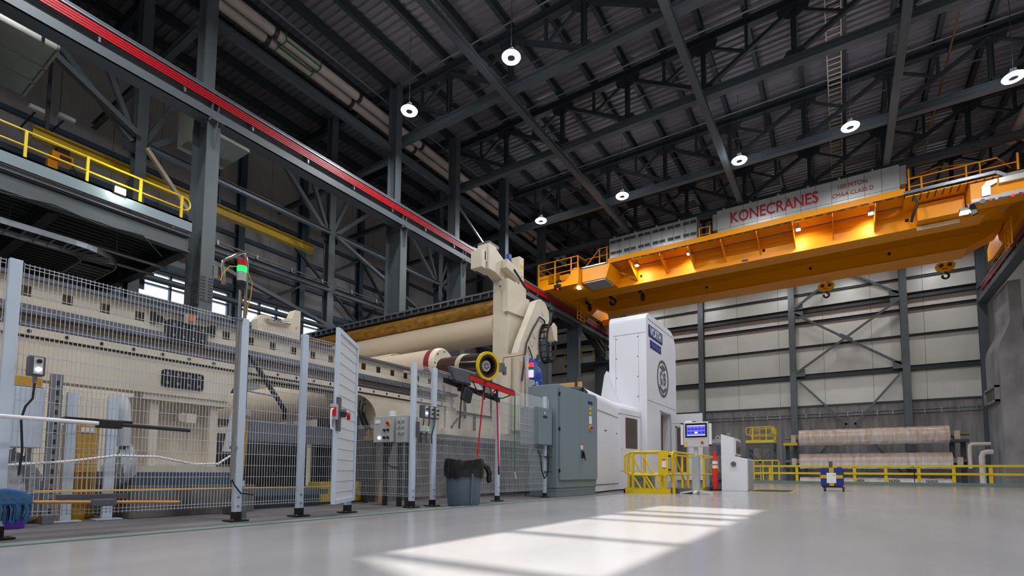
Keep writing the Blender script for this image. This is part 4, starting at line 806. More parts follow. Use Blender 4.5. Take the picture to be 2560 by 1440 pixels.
part('chain_bracket', MB().prism([(12.05, 4.55), (12.2, 4.68), (12.36, 4.6), (12.38, 4.2), (12.2, 4.2)], 0, -6.85, -6.6), 'cream', tw)
cyl = part('hydraulic_cylinder', MB().lathe([(0, 0), (0.19, 0), (0.19, 1.35), (0.23, 1.36), (0.23, 1.5), (0.2, 1.52), (0.2, 1.8), (0.12, 1.9), (0.12, 2.1), (0, 2.1)], (-6.95, 11.72, 1.5), n=26), 'blue', tw, 'blue hydraulic cylinder')
part('piston_rod', MB().cyl((-6.95, 11.72, 3.55), (-7.0, 11.8, 3.75), 0.06, 12), 'chrome', cyl)
b = MB().cyl((-16.6, 11.25, 4.46), (-7.78, 11.25, 4.46), 0.4, 40)
part('crossbeam_roll', b, 'rollcream', tw, 'pale round crossbeam roll'); part('rusty_tube', MB().cyl((-16.6, 11.2, 5.06), (-7.78, 11.2, 5.06), 0.21, 28), 'rust', tw, 'rust-stained yellow tube above the pale roll')
rl = part('track_rail', MB().box(-16.6, 11.05, 5.3, -7.78, 11.35, 5.42).box(-16.6, 11.0, 5.42, -7.78, 11.12, 5.46), 'steeld', tw); part('rail_strip', MB().box(-16.6, 10.98, 5.42, -7.78, 11.0, 5.47), 'railsteel', rl)
for k in range(30): part('rail_clip', MB().box(-16.4+k*0.29, 10.99, 5.3, -16.36+k*0.29, 11.06, 5.42), 'railsteel', rl)
part('far_column', MB().box(-17.0, 10.92, 0, -16.5, 11.84, 5.4), 'cream', tw); part('foot_block', MB().box(-7.9, 10.8, 1.3, -7.1, 12.5, 1.6), 'cream', tw)
# signal light on a chrome post with a brass pipe
t = thing('signal_light', 'stacked signal light lit red and violet in front of the blue cylinder', 'signal light', (-6.55, 10.75, 1.3))
part('pole', MB().tube([(-6.55, 10.6, 1.3), (-6.55, 10.6, 3.45), (-6.55, 10.5, 3.47)], 0.022, 8), 'chrome', t); part('brass_pipe', MB().tube([(-6.55, 10.55, 3.47), (-6.55, 9.75, 3.24), (-6.55, 9.65, 3.2), (-6.55, 9.62, 3.05)], 0.02, 8), 'brass', t)
part('pipe_valve', MB().box(-6.6, 9.5, 2.85, -6.5, 9.62, 3.05).box(-6.58, 9.64, 2.8, -6.52, 9.72, 3.0), 'galv', t)
z = 3.28
for m, h in (('glow_red', 0.1), ('dull_green', 0.08), ('glow_blue', 0.08), ('glow_blue', 0.1)): part('lens', MB().cyl((-6.5, 10.8, z-h+0.006), (-6.5, 10.8, z), 0.065, 16), m, t); z -= h
part('cap', MB().cyl((-6.5, 10.8, 3.28), (-6.5, 10.8, 3.4), 0.07, 14, 0.05), 'blue', t); part('button_box', MB().box(-6.55, 10.7, 2.2, -6.45, 10.9, 2.85), 'lgrey', t); part('post', MB().cyl((-6.52, 10.8, 1.33), (-6.52, 10.8, 2.9), 0.025, 8), 'plastic', t)
b = MB()
for k in range(4): b.cyl((-6.45, 10.8, 2.3+k*0.13), (-6.4, 10.8, 2.3+k*0.13), 0.03, 10)
part('button', b, 'plastic', t)

# ================================================================== FENCE
XFN = -5.57
fl = ['white fence post in the near left corner with the mop beside it', 'white fence post carrying the green and red signal light', 'white fence post between the light-tower post and the open gate', 'white hinge post of the open mesh gate', 'white fence post with the dark control boxes on its right', 'white fence post just right of the three dark control boxes', 'white fence post behind the red push broom right of the bin', 'short white fence post beside the grey wall cabinet']
def post(y, lab, zt=2.24, x=XFN):
    t = thing('fence_post', lab, 'post', (x, y, 0), 'posts of the white mesh fence')
    part('upright', MB().box(x-0.03, y-0.04, 0.09, x+0.03, y+0.04, zt), 'postw', t, None, 0.004)
    part('foot', MB().box(x-0.033, y-0.043, 0.01, x+0.033, y+0.043, 0.1), 'black', t, 'black foot')
    part('base_plate', MB().box(x-0.09, y-0.1, 0.0, x+0.09, y+0.1, 0.012), 'black', t)
    part('bolt', MB().cyl((x+0.03, y, 0.16), (x+0.036, y, 0.16), 0.012, 8).cyl((x+0.03, y, 0.26), (x+0.036, y, 0.26), 0.012, 8).cyl((x+0.06, y+0.07, 0.012), (x+0.06, y+0.07, 0.026), 0.012, 8).cyl((x+0.06, y-0.07, 0.012), (x+0.06, y-0.07, 0.026), 0.012, 8), 'galv', t)
    return t
PY = [1.155, 3.035, 3.80, 4.52, 5.72, 6.19, 8.02, 9.86]
for y, l in zip(PY, fl): post(y, l)
def fence_panel(p, q, z0, z1, lab, pitch=0.031, group='white wire mesh fence panels'):
    """wire mesh between plan points p and q"""
    p = Vector(p).to_3d(); q = Vector(q).to_3d(); L_ = (q-p).length; d = (q-p)/L_; nrm = Vector((d.y, -d.x, 0)); b = MB(); r = 0.0021
    n = int(L_/pitch)
    for k in range(n+1):
        a = p+d*(k*L_/n); b.bar((a.x, a.y, z0-0.015), (a.x, a.y, z1+0.012), 2*r, 2*r, nrm)
    zs = [z1, z1-0.028]; z = z1-0.24
    while z > z0+0.09: zs.append(z); z -= 0.125
    zs += [z0+0.03, z0]
    for z in zs: b.bar(p+nrm*0.004+Vector((0, 0, z)), q+nrm*0.004+Vector((0, 0, z)), 2.4*r, 2.4*r)
    return solo('mesh_fence', b, 'wirew', lab, 'fence', group)
fence_panel((XFN, -0.75), (XFN, 1.1), 0.17, 2.22, 'mesh fence panel cut by the left edge of the photo, left of the nearest post')
fence_panel((XFN, 1.21), (XFN, 2.98), 0.17, 2.22, 'long mesh fence panel between the nearest post and the signal light post')
fence_panel((XFN, 3.09), (XFN, 3.75), 0.17, 2.22, 'narrow mesh fence panel just right of the signal light post')
fence_panel((XFN, 3.85), (XFN, 4.47), 0.17, 2.22, 'narrow mesh fence panel half covered by the open gate')
fence_panel((XFN, 5.77), (XFN, 6.14), 0.17, 2.22, 'narrowest mesh panel under the three dark control boxes')
fence_panel((XFN, 6.24), (XFN, 7.97), 0.17, 2.22, 'mesh fence panel behind the rubbish bin and the hanging brushes')
fence_panel((XFN, 8.07), (XFN, 9.81), 0.17, 1.92, 'mesh fence panel behind the green squeegee pole')
fence_panel((-7.0, 5.7), (-5.63, 5.7), 0.17, 1.3, 'mesh panel turning into the machine beside the gate opening', 0.04)
fence_panel((-6.85, 1.6), (-6.85, 2.26), 0.2, 1.32, 'small inner mesh panel with bent wires behind the near fence', 0.05)
t = thing('fence_post', 'slim white post inside the gate opening', 'post', (-7.05, 5.72, 0)); part('upright', MB().box(-7.09, 5.69, 0, -7.01, 5.75, 1.3), 'postw', t)
for y, l in ((1.93, 'left one of the two inner white posts behind the near fence'), (2.29, 'right one of the two inner white posts behind the near fence')):
    t = thing('fence_post', l, 'post', (-6.82, y, 0)); part('upright', MB().box(-6.87, y-0.045, 0.012, -6.81, y+0.045, 1.36), 'postw', t); part('base_plate', MB().box(-6.92, y-0.12, 0, -6.74, y+0.12, 0.012), 'postw', t)
t = thing('slotted_strut', 'galvanised slotted strut post behind the near fence', 'post', (-6.72, 1.76, 0)); part('channel', MB().box(-6.78, 1.72, 0, -6.7, 1.81, 1.52), 'galv', t);
for k in range(14): part('slot', MB().box(-6.705, 1.75, 0.1+k*0.1, -6.698, 1.78, 0.15+k*0.1), 'ink', t)
solo('clear_guard', MB().box(XFN-0.006, 8.0, 1.93, XFN+0.0, 10.05, 2.2), 'clear', 'clear plastic guard strip on top of the fence right of the brooms', 'guard')
# gate
P1 = Vector((-5.02, 3.87, 0)); P2 = Vector((-5.52, 4.56, 0)); gd = (P2-P1).normalized(); gn = Vector((gd.y, -gd.x, 0))
g = thing('fence_gate', 'open white gate leaf of the mesh fence with a red lever', 'gate', (P1.x, P1.y, 0.16))
def gb(p, q, za, zb_, w=0.05):
    return MB().bar((p.x, p.y, (za+zb_)/2), (q.x, q.y, (za+zb_)/2), w, zb_-za)
part('stile', MB().bar(P1+Vector((0, 0, 0.16)), P1+Vector((0, 0, 2.26)), 0.05, 0.05, gn), 'postw', g, None, 0.004)
part('stile', MB().bar(P2+Vector((0, 0, 0.16)), P2+Vector((0, 0, 2.26)), 0.05, 0.05, gn), 'postw', g, None, 0.004)
part('rail', gb(P1, P2, 0.16, 0.21), 'postw', g); part('rail', gb(P1, P2, 2.21, 2.26), 'postw', g)
pn = part('panel', gb(P1+gd*0.03, P2-gd*0.03, 0.21, 2.21, 0.008), 'gatesheet', g, 'white sheet with thin cross wires'); b = MB()
for k in range(15): z = 0.3+k*0.13; b.bar(P1+gn*0.008+Vector((0, 0, z)), P2+gn*0.008+Vector((0, 0, z)), 0.005, 0.005)
part('cross_wire', b, 'wirew', pn)
lk = part('lock_plate', MB().bar(P1+gn*0.03+Vector((0, 0, 1.02)), P1+gn*0.03+Vector((0, 0, 1.42)), 0.035, 0.09, gd), 'grey', g)
part('lock_box', MB().bar(P1-gd*0.06+Vector((0, 0, 1.15)), P1-gd*0.06+Vector((0, 0, 1.33)), 0.08, 0.1, gd), 'lgrey', lk, None, 0.005); part('lock_face', MB().bar(P1-gd*0.115+Vector((0, 0, 1.19)), P1-gd*0.115+Vector((0, 0, 1.29)), 0.07, 0.01, gd), 'sred', lk)
hp = P1-gd*0.12; part('pull_handle', MB().tube([hp+Vector((0, 0, 1.27)), hp-gd*0.06+Vector((0, 0, 1.26)), hp-gd*0.07+Vector((0, 0, 1.2)), hp-gd*0.07+Vector((0, 0, 1.1)), hp-gd*0.05+Vector((0, 0, 1.04)), hp+gd*0.01+Vector((0, 0, 1.04))], 0.011, 8), 'paper', lk)
lv = P1+gn*0.09+Vector((0, 0, 1.24)); part('lever_hub', MB().cyl(P1+gn*0.03+gd*0.05+Vector((0, 0, 1.24)), P1+gn*0.09+gd*0.08+Vector((0, 0, 1.24)), 0.05, 14), 'plastic', lk); part('lever', MB().bar(lv+gd*0.07, lv+gd*0.22, 0.035, 0.03).bar(lv+gd*0.2+Vector((0, 0, 0.02)), lv+gd*0.22-Vector((0, 0, 0.06)), 0.04, 0.035, gn), 'sred', lk)
# signal tower, camera arm and chrome conduit on the second post
s = thing('signal_tower', 'signal tower with red, lit green and clear lenses on a chrome pole at the fence', 'signal light', (-5.54, 2.95, 0.4))
part('pole', MB().cyl((-5.54, 2.955, 0.45), (-5.54, 2.955, 2.56), 0.018, 12), 'chrome', s)
part('base_cup', MB().lathe([(0.02, 2.53), (0.045, 2.57), (0.05, 2.62), (0.05, 2.64)], (-5.54, 2.965, 0), n=20), 'plastic', s)
part('clear_lens', MB().cyl((-5.54, 2.965, 2.64), (-5.54, 2.965, 2.745), 0.048, 20), 'lgrey', s); part('green_lens', MB().cyl((-5.54, 2.965, 2.747), (-5.54, 2.965, 2.81), 0.05, 20), 'glow_green', s, 'lit green lens'); part('red_lens', MB().cyl((-5.54, 2.965, 2.812), (-5.54, 2.965, 2.885), 0.048, 20), 'dull_red', s, 'red lens'); part('cap', MB().cyl((-5.54, 2.965, 2.885), (-5.54, 2.965, 2.9), 0.049, 20, 0.03), 'plastic', s)
part('pole_clamp', MB().box(-5.57, 2.93, 2.2, -5.51, 2.99, 2.23).box(-5.57, 2.93, 0.78, -5.51, 2.99, 0.81), 'galv', s)
part('tail_cable', MB().tube([(-5.54, 2.955, 0.46), (-5.52, 2.97, 0.4), (-5.52, 3.05, 0.3), (-5.54, 3.2, 0.28)], 0.008, 6), 'black', s)
c = thing('camera_arm', 'chrome pipe arm beside the signal tower, bent over with a camera and yellow cable', 'camera', (-5.62, 3.06, 0.3))
part('pipe', MB().tube([(-5.62, 3.07, 0.3), (-5.62, 3.06, 2.9)]+[(-5.62, 3.05-0.05*(1-math.cos(k*PI/10)), 2.95+0.05*math.sin(k*PI/10)) for k in range(1, 6)]+[(-5.63, 2.82, 2.86), (-5.63, 2.8, 2.83), (-5.63, 2.795, 2.76)], 0.019, 10), 'chrome', c)
part('pipe_sleeve', MB().cyl((-5.62, 3.06, 2.6), (-5.62, 3.06, 2.9), 0.023, 10), 'galv', c)
cm = part('camera_body', MB().cyl((-5.63, 2.82, 2.58), (-5.63, 2.8, 2.76), 0.03, 14), 'chrome', c); part('camera_shade', MB().bar((-5.64, 2.735, 2.62), (-5.64, 2.735, 2.77), 0.03, 0.05, (0, 1, 0)), 'chrome', cm, None, 0.008)
part('yellow_cable', MB().tube([(-5.6, 2.77, 2.6), (-5.6, 2.79, 2.68), (-5.6, 2.86, 2.79), (-5.6, 2.95, 2.82), (-5.6, 3.06, 2.8), (-5.6, 3.12, 2.68), (-5.6, 3.11, 2.52), (-5.61, 3.085, 2.42), (-5.61, 3.08, 2.3)], 0.006, 6), 'cable_y', c)
# poles, mop and clips on the outside of the near fence
t = thing('mop_pole', 'white mop pole with a dark grip held level by the black clip', 'pole', (-5.36, 1.2, 0.94)); part('shaft', MB().cyl((-5.36, 0.4, 0.955), (-5.36, 1.73, 0.945), 0.017, 12), 'paper', t); part('grip', MB().cyl((-5.36, 1.86, 0.945), (-5.36, 2.43, 0.935), 0.017, 12), 'plastic', t)
t = thing('pole_clip', 'black wall clip holding the white mop pole on the fence', 'clip', (-5.45, 1.75, 0.9)); part('back_plate', MB().box(-5.55, 1.5, 0.94, -5.44, 1.98, 0.99), 'plastic', t); part('jaw', MB().box(-5.44, 1.7, 0.91, -5.335, 1.87, 0.98), 'black', t, None, 0.008)
t = thing('mop', 'blue string mop head on a wooden pole lying level along the bottom of the fence', 'mop', (-5.36, 1.2, 0.27)); part('pole', MB().cyl((-5.36, 0.5, 0.325), (-5.36, 2.37, 0.243), 0.014, 12), 'wood', t)
hb_ = MB().prism([(1.02, 0.27), (1.02, 0.395), (1.15, 0.4), (1.24, 0.38), (1.3, 0.34), (1.3, 0.27)], 0, -5.42, -5.3)
mh = part('mop_head', hb_, 'mop', t, None, 0.015); b = MB(); random.seed(3)
for k in range(70):
    y = 0.98+0.32*random.random(); x = -5.42+0.12*random.random(); l = 0.1+0.07*random.random()
    b.tube([(x, y, 0.29), (x+0.01*random.random(), y+0.01, 0.24), (x+0.02*(random.random()-0.5), y+0.02*(random.random()-0.5), 0.29-l)], 0.006, 5)
st_ = tag(part('strings', b, 'mop', mh), None, None, None, 'stuff')
t = thing('pole_clip', 'grey wall clip holding the wooden mop pole on the fence', 'clip', (-5.45, 1.75, 0.25)); part('back_plate', MB().box(-5.55, 1.5, 0.29, -5.46, 1.98, 0.335), 'grey', t); part('jaw', MB().box(-5.46, 1.68, 0.235, -5.335, 1.86, 0.295), 'grey', t, None, 0.008)
# push-button box on the near fence
def pbox(y, z, lab, w=0.1, h=0.16, lit=True, grp=None):
    t = thing('button_box', lab, 'control box', (-5.5, y, z), grp)
    part('housing', MB().box(-5.55, y-w/2, z-h/2, -5.45, y+w/2, z+h/2), 'grey', t, None, 0.01); part('face', MB().box(-5.45, y-w*0.26, z-h*0.42, -5.444, y+w*0.32, z+h*0.42), 'alu', t)
    part('button', MB().cyl((-5.444, y+0.005, z+0.035), (-5.425, y+0.005, z+0.035), 0.017, 12), 'plastic', t); part('button', MB().cyl((-5.444, y+0.005, z-0.03), (-5.428, y+0.005, z-0.03), 0.017, 12), 'glow_white' if lit else 'plastic', t)
    part('gland', MB().cyl((-5.5, y, z-h/2-0.06), (-5.5, y, z-h/2), 0.014, 8), 'galv', t); return t
t = pbox(1.305, 1.385, 'grey push-button box with a lit white button on the near fence'); part('cable', MB().tube([(-5.5, 1.305, 1.25), (-5.5, 1.3, 1.12), (-5.5, 1.26, 1.05), (-5.5, 1.24, 0.95), (-5.5, 1.26, 0.7), (-5.5, 1.25, 0.5)], 0.009, 6), 'black', t)
for y, l, lit in ((5.885, 'left of the three dark push-button boxes, lit', True), (6.01, 'middle of the three dark push-button boxes', False), (6.135, 'right of the three dark push-button boxes', False)):
    t = pbox(y, 1.49, l, 0.115, 0.2, lit, 'push-button boxes at the gate'); part('cable', MB().tube([(-5.5, y, 1.34), (-5.5, y-0.02, 1.25), (-5.5, y-0.07, 1.12), (-5.5, y-0.06, 1.0)], 0.009, 6), 'black', t)
t = thing('interlock_box', 'small white interlock box with a green light below the three push-button boxes', 'control box', (-5.5, 5.9, 1.15)); part('housing', MB().box(-5.53, 5.79, 1.17, -5.45, 5.96, 1.26), 'lgrey', t, None, 0.01); part('lamp', MB().cyl((-5.45, 5.94, 1.2), (-5.445, 5.94, 1.2), 0.01, 8), 'glow_green', t); part('bracket', MB().box(-5.55, 5.75, 1.08, -5.5, 5.8, 1.32), 'grey', t)
# control cabinets in the gate opening
t = thing('control_box', 'grey operator box with a red and yellow stop button inside the gate opening', 'control box', (-6.1, 5.75, 1.0)); part('housing', MB().box(-6.34, 5.62, 1.01, -5.9, 5.92, 1.42), 'lgrey', t, None, 0.006)
es = part('stop_base', MB().cyl((-6.0, 5.62, 1.31), (-6.0, 5.605, 1.31), 0.036, 16), 'hazard', t); part('stop_button', MB().cyl((-6.0, 5.605, 1.31), (-6.0, 5.58, 1.31), 0.025, 14), 'sred', es)
for x, z, m in ((-6.08, 1.2, 'plastic'), (-6.0, 1.2, 'plastic'), (-6.08, 1.08, 'plastic'), (-6.0, 1.08, 'plastic')): part('knob', MB().cyl((x, 5.62, z), (x, 5.59, z), 0.02, 10), m, t)
part('lamp', MB().cyl((-6.2, 5.62, 1.08), (-6.2, 5.6, 1.08), 0.024, 12), 'glow_white', t); part('name_plate', MB().box(-6.3, 5.614, 1.31, -6.19, 5.62, 1.37), 'paper', t); part('cables', MB().tube([(-6.1, 5.75, 1.01), (-6.15, 5.75, 0.85), (-6.25, 5.78, 0.7), (-6.1, 5.8, 0.62), (-5.9, 5.85, 0.6)], 0.018, 6).tube([(-6.04, 5.75, 1.01), (-6.1, 5.75, 0.85), (-6.2, 5.78, 0.68), (-6.05, 5.8, 0.6)], 0.015, 6), 'black', t); part('mount_leg', MB().box(-6.3, 5.8, 0, -6.24, 5.86, 1.01).box(-5.98, 5.8, 0, -5.92, 5.86, 1.01), 'steeld', t)
t = thing('control_box', 'second grey box with six round knobs right of the stop-button box', 'control box', (-5.75, 5.75, 1.0)); part('housing', MB().box(-5.86, 5.64, 1.0, -5.64, 5.9, 1.42), 'lgrey', t, None, 0.006)
for k in range(6): part('knob', MB().cyl((-5.79+0.09*(k % 2), 5.64, 1.34-0.09*(k//2)), (-5.79+0.09*(k % 2), 5.6, 1.34-0.09*(k//2)), 0.025, 12), 'lgrey', t)
part('mount_leg', MB().box(-5.8, 5.8, 0, -5.74, 5.86, 1.0), 'steeld', t)
t = thing('paper_cup', 'white cup standing on the operator box', 'cup', (-6.08, 5.78, 1.42)); part('body', MB().lathe([(0, 0), (0.05, 0), (0.058, 0.1), (0.05, 0.1), (0.045, 0.01)], (-6.08, 5.78, 1.421), n=18), 'paper', t)
t = thing('hose_bundle', 'thick black hoses with brass fittings under the arch beside the gate', 'hose', (-7.0, 6.0, 0.8)); part('hose', MB().tube([(-7.05, 6.12, 1.25), (-7.05, 6.0, 1.4), (-7.05, 5.92, 1.6), (-7.1, 6.0, 1.78), (-7.2, 6.15, 1.84)], 0.03, 8).tube([(-7.05, 6.2, 1.25), (-7.05, 6.08, 1.42), (-7.05, 6.0, 1.58), (-7.1, 6.06, 1.7), (-7.25, 6.2, 1.76)], 0.026, 8), 'black', t); part('fitting', MB().box(-7.1, 6.0, 1.1, -7.0, 6.3, 1.16).cyl((-7.05, 6.12, 1.14), (-7.05, 6.12, 1.28), 0.04, 8).cyl((-7.05, 6.2, 1.14), (-7.05, 6.2, 1.28), 0.04, 8), 'brass', t); part('pipe', MB().cyl((-7.05, 6.1, 0), (-7.05, 6.1, 1.1), 0.04, 10), 'steeld', t)
t = thing('yellow_box', 'low yellow steel box on the floor behind the gate', 'box', (-7.4, 5.85, 0)); part('body', MB().box(-7.7, 5.4, 0.02, -7.35, 6.26, 0.36), 'dyellow', t, None, 0.01); part('skid', MB().box(-7.72, 5.35, 0, -7.3, 6.3, 0.02), 'steeld', t); part('slots', MB().box(-7.35, 6.1, 0.1, -7.345, 6.11, 0.24).box(-7.35, 6.15, 0.1, -7.345, 6.16, 0.24), 'ink', t)
solo('wooden_wedge', MB().prism([(-6.62, 0), (-6.45, 0), (-6.5, 0.4), (-6.58, 0.4)], 1, 6.0, 6.06), 'ply', 'pale wooden wedge leaning inside the gate opening', 'wood')
# ---- odds and ends behind the near fence
t = thing('wall_cabinet', 'pale grey cabinet behind the near fence post', 'cabinet', (-6.85, 1.55, 0.7)); part('body', MB().box(-7.02, 1.3, 0.76, -6.76, 1.69, 1.36), 'postw', t, None, 0.006); part('legs', MB().box(-6.9, 1.33, 0, -6.86, 1.37, 0.76).box(-6.9, 1.6, 0, -6.86, 1.64, 0.76), 'galv', t); part('top_tray', MB().box(-7.05, 1.3, 1.36, -6.8, 1.69, 1.37), 'steeld', t)
solo('amber_tray', MB().box(-7.0, 1.32, 1.372, -6.82, 1.68, 1.47), 'amber', 'amber plastic tray on the pale cabinet behind the near fence', 'tray')
t = thing('amber_drum', 'tall amber drum behind the two inner fence posts', 'drum', (-7.45, 2.25, 0)); part('body', MB().lathe([(0, 0), (0.17, 0), (0.17, 0.5), (0.18, 0.52), (0.17, 0.54), (0.17, 1.05), (0, 1.07)], (-7.45, 2.2, 0.0), n=24), 'amber', t); part('paper_label', MB().bar((-7.275, 2.15, 1.0), (-7.275, 2.28, 1.0), 0.004, 0.06), 'paper', t)
for k, (y, m, l) in enumerate(((1.45, 'purple', 'purple tub on the floor in the near left corner'), (1.78, 'amber', 'left amber tub on the floor behind the fence foot'), (2.07, 'amber', 'right amber tub on the floor between the inner posts'))):
    t = thing('tub', l, 'tub', (-6.55, y, 0)); part('body', MB().lathe([(0, 0), (0.09, 0), (0.11, 0.13), (0.1, 0.13), (0.085, 0.01)], (-6.5 if k == 0 else -7.05, y, 0.0), n=20), m, t)
def lumps(name, cx, cy, cz, sx, sy, sz, m, lab, cat, seed, n=9):
    random.seed(seed); b = MB(); vs = []; fs = []
    N1, N2 = 26, 14; ph = [random.random()*6 for _ in range(8)]
    for j in range(N2+1):
        for i in range(N1):
            a = 2*PI*i/N1; e = PI*j/N2-PI/2
            r = 1+0.16*math.sin(5*a+ph[0])*math.cos(3*e+ph[1])+0.12*math.sin(9*a+4*e+ph[2])+0.08*math.sin(13*a-7*e+ph[3])
            vs.append((cx+sx*r*math.cos(a)*math.cos(e), cy+sy*r*math.sin(a)*math.cos(e), max(0.002 if cz < 0.6 else -9, cz+sz*r*math.sin(e))))
    for j in range(N2):
        for i in range(N1): fs.append((j*N1+i, j*N1+(i+1) % N1, (j+1)*N1+(i+1) % N1, (j+1)*N1+i))
    b.add(vs, fs, True); return solo(name, b, m, lab, cat)
lumps('plastic_sheeting', -6.98, 1.55, 0.3, 0.12, 0.22, 0.36, 'wrapc', 'crumpled clear plastic sheeting under the pale cabinet behind the near fence', 'plastic sheeting', 5)
lumps('plastic_sheeting', -7.0, 2.5, 0.62, 0.1, 0.1, 0.2, 'wrapc', 'small bunch of clear plastic left of the cream pedestal', 'plastic sheeting', 9)
t = thing('hanging_sheet', 'translucent plastic sheet hanging like a narrow cone beside the pedestal', 'plastic sheeting', (-6.9, 3.7, 0.8)); part('cone', MB().lathe([(0.03, 0), (0.05, 0.1), (0.075, 0.5), (0.1, 0.98)], (-6.95, 3.78, 1.76), (0.02, -0.12, -1), 14), 'wrapc', t)
t = thing('hanging_sheet', 'greyish plastic sheet hanging between the inner posts and the pedestal', 'plastic sheeting', (-6.9, 2.45, 0.9)); part('cone', MB().lathe([(0.03, 0), (0.07, 0.1), (0.085, 0.4), (0.07, 0.6)], (-6.98, 2.43, 1.42), (0, 0.03, -1), 14), 'wrapc', t)
solo('white_hose', MB().tube([(-6.72, 1.4, 0.58), (-6.7, 1.9, 0.63), (-6.7, 2.3, 0.7), (-6.7, 2.7, 0.7), (-6.7, 3.1, 0.62), (-6.72, 3.4, 0.63), (-6.78, 3.6, 0.75), (-6.85, 3.7, 0.85)], 0.014, 8), 'paper', 'white hose draped in front of the cream pedestal', 'hose')
solo('yellow_conduit', MB().cyl((-6.55, 1.6, 0.33), (-6.5, 5.0, 0.31), 0.012, 8), 'cable_y', 'yellow conduit running low behind the near fence', 'conduit')
solo('black_cable', MB().tube([(-7.08, 3.95, 2.2), (-7.0, 4.05, 2.0), (-7.0, 4.2, 1.8), (-7.05, 4.4, 1.6), (-7.1, 4.55, 1.45), (-7.2, 4.6, 1.35)], 0.035, 8), 'black', 'thick black cable hanging from the frame right of the light-tower post', 'cable')
t = thing('junction_pipe', 'thin conduit with a small switch box just right of the light-tower post', 'conduit', (-5.9, 3.3, 0.3)); part('pipe', MB().cyl((-5.95, 3.3, 0.3), (-5.95, 3.3, 1.9), 0.012, 8).cyl((-5.95, 3.3, 1.5), (-5.95, 3.7, 1.48), 0.012, 8), 'galv', t); part('box', MB().box(-5.98, 3.27, 1.2, -5.92, 3.35, 1.28), 'lgrey', t); part('wire', MB().tube([(-5.94, 3.3, 1.2), (-5.93, 3.31, 0.9), (-5.94, 3.3, 0.5)], 0.007, 6), 'cable_y', t); part('tag', MB().box(-5.93, 3.24, 0.36, -5.92, 3.31, 0.43), 'paper', t); part('foot', MB().box(-5.99, 3.26, 0, -5.91, 3.34, 0.3), 'galv', t)

# ================================================================== BIN AND BROOMS
t = thing('rubbish_bin', 'grey plastic rubbish bin lined with a black bag in front of the fence', 'bin', (-5.27, 6.62, 0))
part('tub', MB().lathe([(0, 0), (0.25, 0), (0.265, 0.03), (0.3, 0.66), (0.28, 0.66), (0.25, 0.04)], (-5.27, 6.62, 0.002), n=32), 'binp', t); part('handle', MB().bar((-5.02, 6.5, 0.03), (-4.985, 6.48, 0.52), 0.03, 0.02), 'binp', t)
random.seed(11); vs = []; fs = []; N1 = 48; prof = [(0.285, 0.6), (0.3, 0.73), (0.315, 0.745), (0.325, 0.7), (0.33, 0.6), (0.322, 0.5), (0.318, 0.46)]
for j, (r, z) in enumerate(prof):
    for i in range(N1):
        a = 2*PI*i/N1; k = 1+0.02*math.sin(9*a+j)+0.015*math.sin(17*a+2*j); zz = z+0.02*math.sin(3*a+j*0.5)+(0.012*math.sin(11*a) if j > 3 else 0)
        vs.append((-5.27+r*k*math.cos(a), 6.62+r*k*math.sin(a), zz))
for j in range(len(prof)-1):
    for i in range(N1): fs.append((j*N1+i, j*N1+(i+1) % N1, (j+1)*N1+(i+1) % N1, (j+1)*N1+i))
bg_ = part('bag', MB().add(vs, fs, True), 'bag', t, 'shiny black bin bag folded over the rim')
part('bag_tail', MB().tube([(-5.08, 6.87, 0.68), (-5.03, 6.94, 0.62), (-5.01, 6.98, 0.52), (-5.02, 6.97, 0.44), (-5.01, 6.99, 0.38)], 0.045, 8), 'bag', bg_)
rk = thing('tool_rack', 'black rack bar with brooms clipped to it above the bin', 'rack', (-5.5, 7.3, 2.0)); part('bar', MB().bar((-5.52, 6.36, 2.07), (-5.52, 8.0, 1.93), 0.02, 0.09), 'plastic', rk)
for y in (6.75, 7.35, 7.8): part('clip', MB().box(-5.51, y-0.04, 1.93, -5.46, y+0.04, 2.03), 'black', rk)
def frustum(y0, y1, z0, y2, y3, z1, x0, x1):
    return MB().prism([(y0, z0), (y1, z0), (y3, z1), (y2, z1)], 0, x0, x1)
t = thing('broom', 'dark angled broom hung bristles up above the dustpan', 'broom', (-5.42, 6.75, 1.3)); part('bristles', frustum(6.5, 6.92, 2.08, 6.36, 7.1, 2.3, -5.46, -5.38), 'grey', t, None, 0.02); part('head', MB().box(-5.46, 6.5, 2.04, -5.38, 6.92, 2.09), 'plastic', t, None, 0.01); part('handle', MB().cyl((-5.43, 6.74, 2.05), (-5.45, 6.7, 1.28), 0.013, 10), 'brown', t)
t = thing('dustpan', 'black dustpan hanging under the dark broom', 'dustpan', (-5.38, 6.8, 1.7)); part('pan', MB().prism([(6.64, 1.78), (6.86, 1.72), (6.92, 1.92), (6.72, 1.99)], 0, -5.4, -5.33), 'plastic', t, None, 0.01); part('grip', MB().bar((-5.42, 6.83, 1.95), (-5.44, 6.84, 2.12), 0.04, 0.03, (1, 0, 0)), 'plastic', t)
